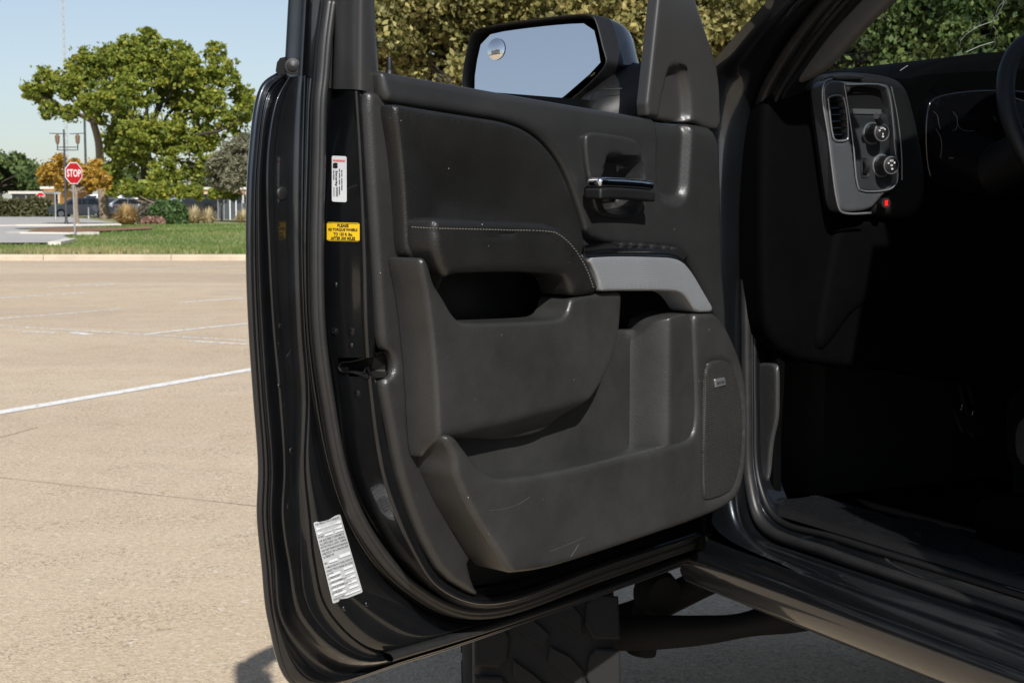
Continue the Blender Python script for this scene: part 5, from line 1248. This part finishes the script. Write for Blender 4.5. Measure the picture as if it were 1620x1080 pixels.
bed = soft(MB().box(TP(W_/2, -3.25, 1.12), R_*(W_/2), F_*1.0, Z_*.36).build('cargo_bed', PAINT, truck, True, 60), .03)
slabq('cab_floor', [TP(.20, .45, .80), TP(W_-.13, .45, .80), TP(W_-.13, -2.2, .80), TP(.20, -2.2, .80)], -Z_*.04, CARPET)
slabq('firewall', [TP(.02, .40, .72), TP(W_-.05, .40, .72), TP(W_-.1, .32, 1.62), TP(.08, .32, 1.62)], F_*.04, DARK)
# ---------------------------------------------------------------- dashboard
AF = Frame(TP(0, -.13, 0), R_, (Z_*1.0-F_*.0), -F_)
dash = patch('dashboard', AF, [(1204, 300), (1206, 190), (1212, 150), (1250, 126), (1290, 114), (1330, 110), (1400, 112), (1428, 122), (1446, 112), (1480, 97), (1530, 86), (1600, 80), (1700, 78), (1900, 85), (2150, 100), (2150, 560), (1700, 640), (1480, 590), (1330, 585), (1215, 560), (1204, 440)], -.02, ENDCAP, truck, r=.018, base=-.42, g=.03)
POD = [(1298, 150), (1303, 128), (1316, 116), (1345, 113), (1400, 117), (1430, 127), (1444, 150), (1462, 230), (1470, 290), (1464, 330), (1446, 346), (1390, 340), (1340, 338), (1328, 334), (1320, 310), (1308, 220)]
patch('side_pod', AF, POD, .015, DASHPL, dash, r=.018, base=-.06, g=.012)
BEZ = [(1302, 148), (1303, 136), (1310, 128), (1322, 126), (1345, 130), (1400, 132), (1408, 136), (1413, 150), (1422, 230), (1424, 285), (1418, 298), (1400, 306), (1390, 318), (1378, 332), (1340, 336), (1330, 332), (1325, 318), (1312, 220)]
INN = [(1336, 134), (1400, 137), (1407, 150), (1416, 235), (1420, 285), (1413, 296), (1402, 301), (1362, 301), (1357, 294), (1349, 220)]
VENT = [(1310, 156), (1316, 152), (1332, 152), (1336, 158), (1342, 214), (1340, 221), (1322, 222), (1318, 216)]
bez = patch('dash_bezel', AF, BEZ, .034, DSATIN, dash, r=.006, base=.0, g=.006, holes=[INN, VENT], it=2, sp=.004)
patch('control_panel', AF, INN, .020, mat('panel_grey', (.030, .032, .036), .42, .2, var=.1, vscale=12), dash, r=.002, base=.0, g=.008, relief=lambda s, t, d: -.05*sstep((t-AF.un(1370, 178, .02)[1])/.006))
def inset_ring(name, pts, w, rad, m):
    P = [AF.P(*AF.un(x, y, w), w) for x, y in pts]; MB().tube(catmull(P+P[:1], 4), rad, 8, caps=False).build(name, m, dash, True, 180)
inset_ring('bezel_chrome_edge', INN, .036, .0016, SATIN)
inset_ring('vent_rim', VENT, .036, .0018, SATIN)
MB().tube(catmull([AF.at(x, y, .030) for x, y in ((1316, 125), (1305, 130), (1301, 148), (1311, 220), (1324, 318), (1330, 334), (1342, 338), (1378, 337))], 5), .0022, 8).build('bezel_side_trim', SATIN, dash, True, 180)
patch('vent_well', AF, VENT, .006, INK, dash, r=.001, g=.02)
for k in range(6):
    y = 160+k*10.5; dx = k*1.2
    obj('vent_slat', [AF.at(1312+dx, y, .030), AF.at(1335+dx*1.05, y-1, .030), AF.at(1335+dx*1.05, y+5, .008), AF.at(1312+dx, y+6, .008), AF.at(1312+dx, y+1.6, .031), AF.at(1335+dx*1.05, y+.6, .031), AF.at(1335+dx*1.05, y+7, .008), AF.at(1312+dx, y+8, .008)], [(0, 1, 2, 3), (7, 6, 5, 4), (0, 4, 5, 1), (3, 2, 6, 7)], GLOSSB, dash, False)
b = MB(); pts = [AF.at(x, y, .022) for x, y in ((1349, 172), (1394, 173), (1395, 181), (1350, 180))]
b.add([p for p in pts]+[p+F_*.02 for p in pts], [(0, 1, 2, 3), (0, 4, 5, 1), (1, 5, 6, 2), (2, 6, 7, 3), (3, 7, 4, 0)]); b.build('slot_bar', SATIN, dash, False)
def knob(px, py, px2, py2, r, nm):
    c0 = AF.at(px, py, .020); n_ = (-F_-R_*.12).normalized()
    L_ = .032
    MB().lathe(c0, n_, [(r*1.28, -.002), (r*1.28, .002), (r*1.22, .004), (r*1.1, .004)], 32).build(nm+'_ring', SATIN, dash, True, 40)
    kb = MB(); kb.lathe(c0, n_, [(r*1.08, 0), (r*1.05, .006), (r*1.0, L_-.004), (r*.96, L_), (r*.80, L_+.0015), (0, L_+.0012)], 40); kb.build(nm, DARK, dash, True, 40)
    MB().lathe(c0+n_*(L_+.0008), n_, [(r*.99, -.001), (r*.97, .0012), (r*.90, .0014), (r*.88, .0006)], 40).build(nm+'_face_ring', SATIN, dash, True, 40)
    kf = Frame(c0+n_*(L_+.002), R_, Z_, n_)
    return kf, c0
for (px, py, r, marks) in ((1379, 211, .0165, (('2H', -.0075, .003, .0045), ('AUTO', -.0035, .0075, .0095), ('4H', .0055, .0055, .005), ('N', .001, -.008, .004), ('4L', .001, -.003, .004))), (1394, 262, .0170, (('AUTO', -.004, .0075, .009), ('o', -.0085, .003, .004), ('-', .006, .004, .004), ('D', -.0015, -.001, .005), ('o', .000, -.0075, .005)))):
    kf, c0 = knob(px, py, 0, 0, r, 'rotary_knob')
    for t_, a, b_, s_ in marks:
        V, Fc, ext = text_mesh(t_, .02); w_ = s_; h_ = .0034
        obj('knob_marking', [kf.P(a+v[0]*w_-.001, b_+v[1]*h_-.001, .0004) for v in V], Fc, KNOBW, dash, False)
c0 = AF.at(1366, 264, .018); MB().lathe(c0-R_*.004, R_, [(.010, -.001), (.014, 0), (.014, .008), (.010, .009), (0, .009)], 28).build('dimmer_wheel', RUBBER, dash, True, 40)
inset_ring('dimmer_slot', [(1362, 250), (1371, 252), (1374, 278), (1364, 280)], .0205, .0012, INK)
c0 = AF.at(1396, 322, .02); n_ = (-F_-R_*.15+Z_*.05).normalized()
MB().lathe(c0, n_, [(.0105, -.02), (.0105, .010), (.0095, .013), (.0065, .013), (.006, .010), (0, .010)], 28).build('switch_collar', DARK, dash, True, 40)
MB().box(c0+n_*.013, R_*.0032, Z_*.0055, n_*.003, .001).build('red_switch', REDL, dash)
# pod cap piece on top, sunlit
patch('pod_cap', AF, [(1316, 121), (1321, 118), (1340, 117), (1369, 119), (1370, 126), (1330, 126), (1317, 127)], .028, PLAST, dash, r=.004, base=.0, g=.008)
# slim chrome accent right of the pod
MB().tube(catmull([AF.at(x, y, .034) for x, y in ((1410, 137), (1419, 180), (1426, 240), (1427, 285))], 4), .0012, 6).build('pod_trim_line', SATIN, dash)
# instrument cluster far inside
CFm = Frame(TP(0, -.06, 0), R_, Z_, -F_)
patch('instrument_cluster', CFm, [(1465, 170), (1480, 150), (1560, 140), (1650, 145), (1700, 180), (1700, 300), (1640, 320), (1480, 300), (1465, 260)], .075, GLOSSB, dash, r=.004, base=0, g=.03)
for pts in ([(1476, 176), (1483, 183), (1485, 195), (1488, 204)], [(1481, 204), (1488, 218), (1490, 232), (1488, 250)], [(1508, 177), (1514, 186), (1515, 196), (1520, 204), (1528, 207), (1541, 207)], [(1515, 197), (1512, 205), (1506, 207)], [(1572, 184), (1576, 192)]):
    MB().tube(catmull([CFm.at(x, y, .085) for x, y in pts], 4), .0007, 6).build('gauge_ring', DSATIN, dash)
MB().box(CFm.at(1505, 250, .085), R_*.005, Z_*.0012, F_*.001).build('gauge_needle', SATIN, dash)
# column stalk and steering wheel
wc = TP(.662, -.36, 1.585); wn = (-F_*.90+Z_*.42).normalized(); wr = R_; wu = wn.cross(wr); wu = wu if wu.z > 0 else -wu
MB().tube([TP(.40, -.12, 1.56), TP(.30, -.2, 1.60)], [.008, .006], 8).build('column_stalk', DASHPL, dash)
sw = MB(); RWH = .19
rim = [wc+(wr*math.cos(2*math.pi*k/64)+wu*math.sin(2*math.pi*k/64))*RWH for k in range(65)]
sw.tube(rim, .0165, 14, caps=False, up=wn); wheel_o = sw.build('steering_wheel', FABRIC, truck, True, 180)
MB().lathe(wc-wn*.03, wn, [(0, 0), (.085, 0), (.09, .02), (.075, .045), (.03, .055), (0, .056)], 32).build('wheel_hub', DASHPL, wheel_o, True, 60)
for ang in (175, 5, 270):
    a = math.radians(ang); d = wr*math.cos(a)+wu*math.sin(a); t_ = wn.cross(d)
    soft(MB().box(wc+d*.13, d*.055, t_*.026, wn*.008).build('wheel_spoke', DASHPL, wheel_o, True, 60), .004)
    for s_ in (-1, 1): MB().tube([wc+d*.085+t_*s_*.026+wn*.01, wc+d*.14+t_*s_*.024+wn*.008, wc+d*.178+t_*s_*.034+wn*.004], .0018, 6).build('spoke_trim', SATIN, wheel_o)
MB().tube([wc-wn*.03, TP(.662, .2, 1.4)], [.05, .045], 16).build('steering_column', DARK, wheel_o)
# seat, console, pedals, knee panel
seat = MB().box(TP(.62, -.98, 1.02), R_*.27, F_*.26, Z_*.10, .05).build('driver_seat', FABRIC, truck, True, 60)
MB().box(TP(.62, -1.22, 1.42), R_*.25, F_*.08+Z_*.0, Z_*.36, .05).build('backrest', FABRIC, seat, True, 60)
soft(patch('seat_side_cover', Frame(TP(.33, 0, 0), F_, Z_, -R_), [(1540, 800), (1548, 786), (1590, 782), (1720, 800), (1900, 850), (1900, 960), (1700, 905), (1560, 862), (1540, 855)], 0, ENDCAP, seat, r=.008, base=-.08, g=.03), .001)
patch('seat_valance', Frame(TP(.33, 0, 0), F_, Z_, -R_), [(1586, 640), (1592, 624), (1620, 610), (1760, 600), (1800, 780), (1700, 760), (1600, 745), (1588, 735)], .01, ENDCAP, seat, r=.012, base=-.1, g=.03)
patch('seat_recess', Frame(TP(.33, 0, 0), F_, Z_, -R_), [(1603, 662), (1640, 655), (1740, 660), (1740, 745), (1640, 742), (1604, 735)], .013, FABRIC, seat, r=.006, base=0, g=.03)
MB().box(TP(.93, -.45, .98), R_*.14, F_*.40, Z_*.18, .03).build('console', DASHPL, dash, True, 60)
for px, py in ((1531, 662), (1548, 672)):
    pc = hit(px, py, TP(0, .12, 0), F_); soft(MB().box(pc, R_*.035, (Z_*.8+F_*.5).normalized()*.03, F_*.006).build('pedal', RUBBER, dash, True, 60), .002)
    MB().tube([pc, pc+Z_*.25+F_*.1], .006, 8).build('pedal_arm', STEEL, dash)
    MB().tube([pc+Z_*.02-F_*.008-R_*.03, pc+Z_*.034-F_*.004-R_*.022], .0012, 6).build('pedal_edge', CHROME, dash)
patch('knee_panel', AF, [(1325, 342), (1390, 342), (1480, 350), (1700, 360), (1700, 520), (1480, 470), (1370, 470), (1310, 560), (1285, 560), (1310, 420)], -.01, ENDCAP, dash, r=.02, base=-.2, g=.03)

# ---------------------------------------------------------------- front of the truck beyond the door
# fender with wheel opening
wheel_c = TP(.075, .80, .435)
ftop = [(-.02, 1.50), (.3, 1.52), (.8, 1.52), (1.3, 1.49), (1.75, 1.40)]
rows = []
for k, (r, dz) in enumerate(((.0, -.22), (-.01, -.12), (.005, -.03), (.05, .0), (.14, .012))):
    rows.append([TP(r, a, z+dz) for a, z in ftop])
def arch(a):
    q = .56**2-(a-.80)**2
    return .43+math.sqrt(q) if q > 0 else 0
aa = [-.02, .10, .2, .235, .25, .3, .4, .55, .7, .8, .9, 1.05, 1.2, 1.3, 1.35, 1.4, 1.55, 1.75]
low_ = [TP(.015, a, max(.78, arch(a))) for a in aa]; mid_ = [TP(-.012, a, max(max(.78, arch(a))+.03, 1.0)+.0) for a in aa]
top_ = [TP(0, a, np.interp(a, [q[0] for q in ftop], [q[1] for q in ftop])-.22) for a in aa]
fender = loft('front_fender', [low_, mid_, top_], PAINT, truck, k=1, across=4)
loft('fender_crown', rows, PAINT, fender, k=4, across=3)
lin = MB(); npl = 20
lv = []
for k in range(npl+1):
    t = math.radians(38)+math.radians(104)*k/npl; lv += [TP(.02, .80+.555*math.cos(t), .43+.555*math.sin(t)), TP(.55, .80+.555*math.cos(t), .43+.555*math.sin(t))]
obj('wheel_liner', lv, [(2*k, 2*k+1, 2*k+3, 2*k+2) for k in range(npl)], DARK, fender, True, 60)
hood_rows = [[TP(r, a, z+cr) for a, z in ((.30, 1.55), (.7, 1.56), (1.2, 1.53), (1.65, 1.46), (1.80, 1.36))] for r, cr in ((.10, -.01), (.3, .02), (.6, .0), (.93, .03), (1.26, .0), (1.56, .02), (1.76, -.01))]
loft('hood', hood_rows, PAINT, fender, k=4, across=3)
slabq('front_clip', [TP(.02, 1.74, .75), TP(W_-.02, 1.74, .75), TP(W_-.02, 1.74, 1.40), TP(.02, 1.74, 1.40)], F_*.08, DARK, fender)
soft(MB().box(TP(W_/2, 1.9, .72), R_*(W_/2), F_*.1, Z_*.13).build('front_bumper', PAINT, truck, True, 60), .03)
LENS = mat('lamp_lens', (.55, .57, .60), .12, .3, var=.05)
for r_ in (.22, W_-.22): soft(MB().box(TP(r_, 1.80, 1.18), R_*.19, F_*.06, Z_*.12).build('headlight', LENS, fender, True, 60), .02)
for k in range(5): MB().box(TP(W_/2, 1.84, .98+k*.085), R_*.48, F_*.03, Z_*.022, .006).build('grille_bar', SATIN, fender, True, 60)
slabq('far_fender', [TP(W_, -.02, .78), TP(W_, .24, .78), TP(W_, .26, .95), TP(W_, 1.34, .95), TP(W_, 1.36, .78), TP(W_, 1.75, .78), TP(W_, 1.75, 1.40), TP(W_, -.02, 1.52)], -R_*.05, PAINT, fender)
# frame rail, crossmember, control arm, knuckle
chassis = MB().box(TP(.52, -.2, .63), R_*.04, F_*2.0, Z_*.075, .008).build('chassis_frame', STEEL, truck, True, 40)
MB().box(TP(1.34, -.2, .63), R_*.04, F_*2.0, Z_*.075, .008).build('frame_rail', STEEL, chassis, True, 40)
b = MB(); b.tube(catmull([TP(.02, .60, .46), TP(.35, .36, .49), TP(.5, .30, .515), TP(.75, .22, .55), TP(1.1, .22, .56), TP(1.5, .3, .54)], 6), [.042+.008*math.sin(i*.6) for i in range(31)], 12, flat=.8); b.build('crossmember', STEEL, chassis, True, 60)
b = MB(); b.tube(catmull([TP(.16, .72, .42), TP(.28, .60, .47), TP(.42, .48, .57), TP(.52, .42, .62)], 5), .035, 10); b.build('control_arm', STEEL, chassis, True, 60)
MB().tube([TP(.28, .56, .39), TP(.34, .52, .95)], .035, 14).build('shock_absorber', STEEL, chassis, True, 60)
MB().lathe(TP(.30, .52, .54), (-F_).normalized(), [(.0, -.03), (.05, -.03), (.055, 0), (.045, .03), (0, .035)], 18).build('ball_joint', STEEL, chassis, True, 50)
# ---------------------------------------------------------------- front wheel, turned
WH = math.radians(4.0)                                   # heading left of the view axis
wf = Vector((-math.sin(WH), math.cos(WH), 0)); wl = Vector((-math.cos(WH), -math.sin(WH), 0))    # forward, outboard (left)
tc_ = ground(862, 1000); tread_mid = at(868, 940, 3.02)
wc_ = Vector((tread_mid.x, tread_mid.y, .435))+wf*.425
TW, TR = .142, .425
prof = [(.245, -TW*.80), (.26, -TW*.93), (.31, -TW*1.06), (.36, -TW*1.05), (.395, -TW*.98), (.405, -TW*.90), (.412, -TW*.5), (.413, 0), (.412, TW*.5), (.405, TW*.90), (.395, TW*.98), (.36, TW*1.05), (.31, TW*1.06), (.26, TW*.93), (.245, TW*.80)]
wheel = MB().lathe(wc_, wl, prof, 72).build('front_wheel', TYRE, truck, True, 50)
MB().lathe(wc_, wl, [(.248, -TW*.8), (.23, -TW*.7), (.225, 0), (.225, TW*.4), (.235, TW*.78), (.252, TW*.84), (.252, TW*.78)], 48).build('rim', RIM, wheel, True, 40)
for k in range(8):
    t = 2*math.pi*k/8; d = wf*math.cos(t)+Z_*math.sin(t); q = wl.cross(d)
    MB().box(wc_+wl*TW*.55+d*.14, d*.095, q*.026, wl*.014, .006).build('spoke', RIM, wheel, True, 60)
MB().lathe(wc_+wl*TW*.5, wl, [(0, .03), (.05, .028), (.06, 0), (.06, -.03)], 24).build('hub_cap', RIM, wheel, True, 50)
def lug_mesh(name, pts, r0, h, m):
    """pts: (lateral, arc) outline on the tread at arc 0; extruded radially and curved with the tyre"""
    n_ = len(pts); c = np.mean(np.array(pts), 0); vs = []
    def P(l, arc, r): th = arc/r0; return Vector((r*math.sin(th), l, r*math.cos(th)))
    for (l, a) in pts: vs.append(P(l, a, r0-.012))
    for (l, a) in pts: vs.append(P(l, a, r0+h*.8))
    for (l, a) in pts: vs.append(P(c[0]+(l-c[0])*.9, c[1]+(a-c[1])*.9, r0+h))
    fs = [(i, (i+1) % n_, n_+(i+1) % n_, n_+i) for i in range(n_)]+[(n_+i, n_+(i+1) % n_, 2*n_+(i+1) % n_, 2*n_+i) for i in range(n_)]+[tuple(range(2*n_, 3*n_))]
    me = bpy.data.meshes.new(name); me.from_pydata([tuple(v) for v in vs], [], fs); me.materials.append(m); me.update(); return me
P_ = 2*math.pi*.413/24
shoulder = lug_mesh('tread_lug', [(-.150, -.044), (-.095, -.042), (-.078, -.012), (-.084, .030), (-.100, .046), (-.150, .042)], .408, .014, TYRE)
centre1 = lug_mesh('tread_lug', [(-.072, -.050), (-.030, -.020), (.004, .010), (-.004, .034), (-.045, .016), (-.072, -.014)], .413, .012, TYRE)
centre2 = lug_mesh('tread_lug', [(.072, .050), (.030, .020), (-.002, -.008), (.006, -.036), (.045, -.016), (.072, .012)], .413, .012, TYRE)
shoulder2 = lug_mesh('tread_lug', [(.150, .044), (.095, .042), (.078, .012), (.084, -.030), (.100, -.046), (.150, -.042)], .408, .014, TYRE)
off = truck.location
for k in range(24):
    for j, (me, ph) in enumerate(((shoulder, 0), (centre1, .25), (centre2, .6), (shoulder2, .45))):
        th = 2*math.pi*(k+ph)/24
        o = bpy.data.objects.new('tread_lug', me); COL.objects.link(o); o.parent = wheel
        # local x -> tangent, y -> lateral(right), z -> radial
        rad = -wf*math.cos(th)+Z_*math.sin(th); lat = -wl; tan = lat.cross(rad)
        M = Matrix.Identity(4)
        for a, v in enumerate((tan, lat, rad)):
            for i in range(3): M[i][a] = v[i]
        M.translation = wc_-off; o.matrix_local = M
# raised sidewall letters
for ch, th in (('M', 198), ('E', 190)):
    V, Fc, e = text_mesh(ch, .02); t = math.radians(th); d = wf*math.cos(t)+Z_*math.sin(t); q = wl.cross(d)
    obj('sidewall_letter', [wc_+wl*(TW*1.055+.004)+d*(.315+v[1]*.035)+q*(v[0]*.03-.015) for v in V], Fc, KNOBW, wheel, False)
fw2 = TP(W_-.09, .80, .43); MB().lathe(fw2, R_, [(p[0], p[1]) for p in prof], 48).build('far_wheel', TYRE, truck, True, 50)
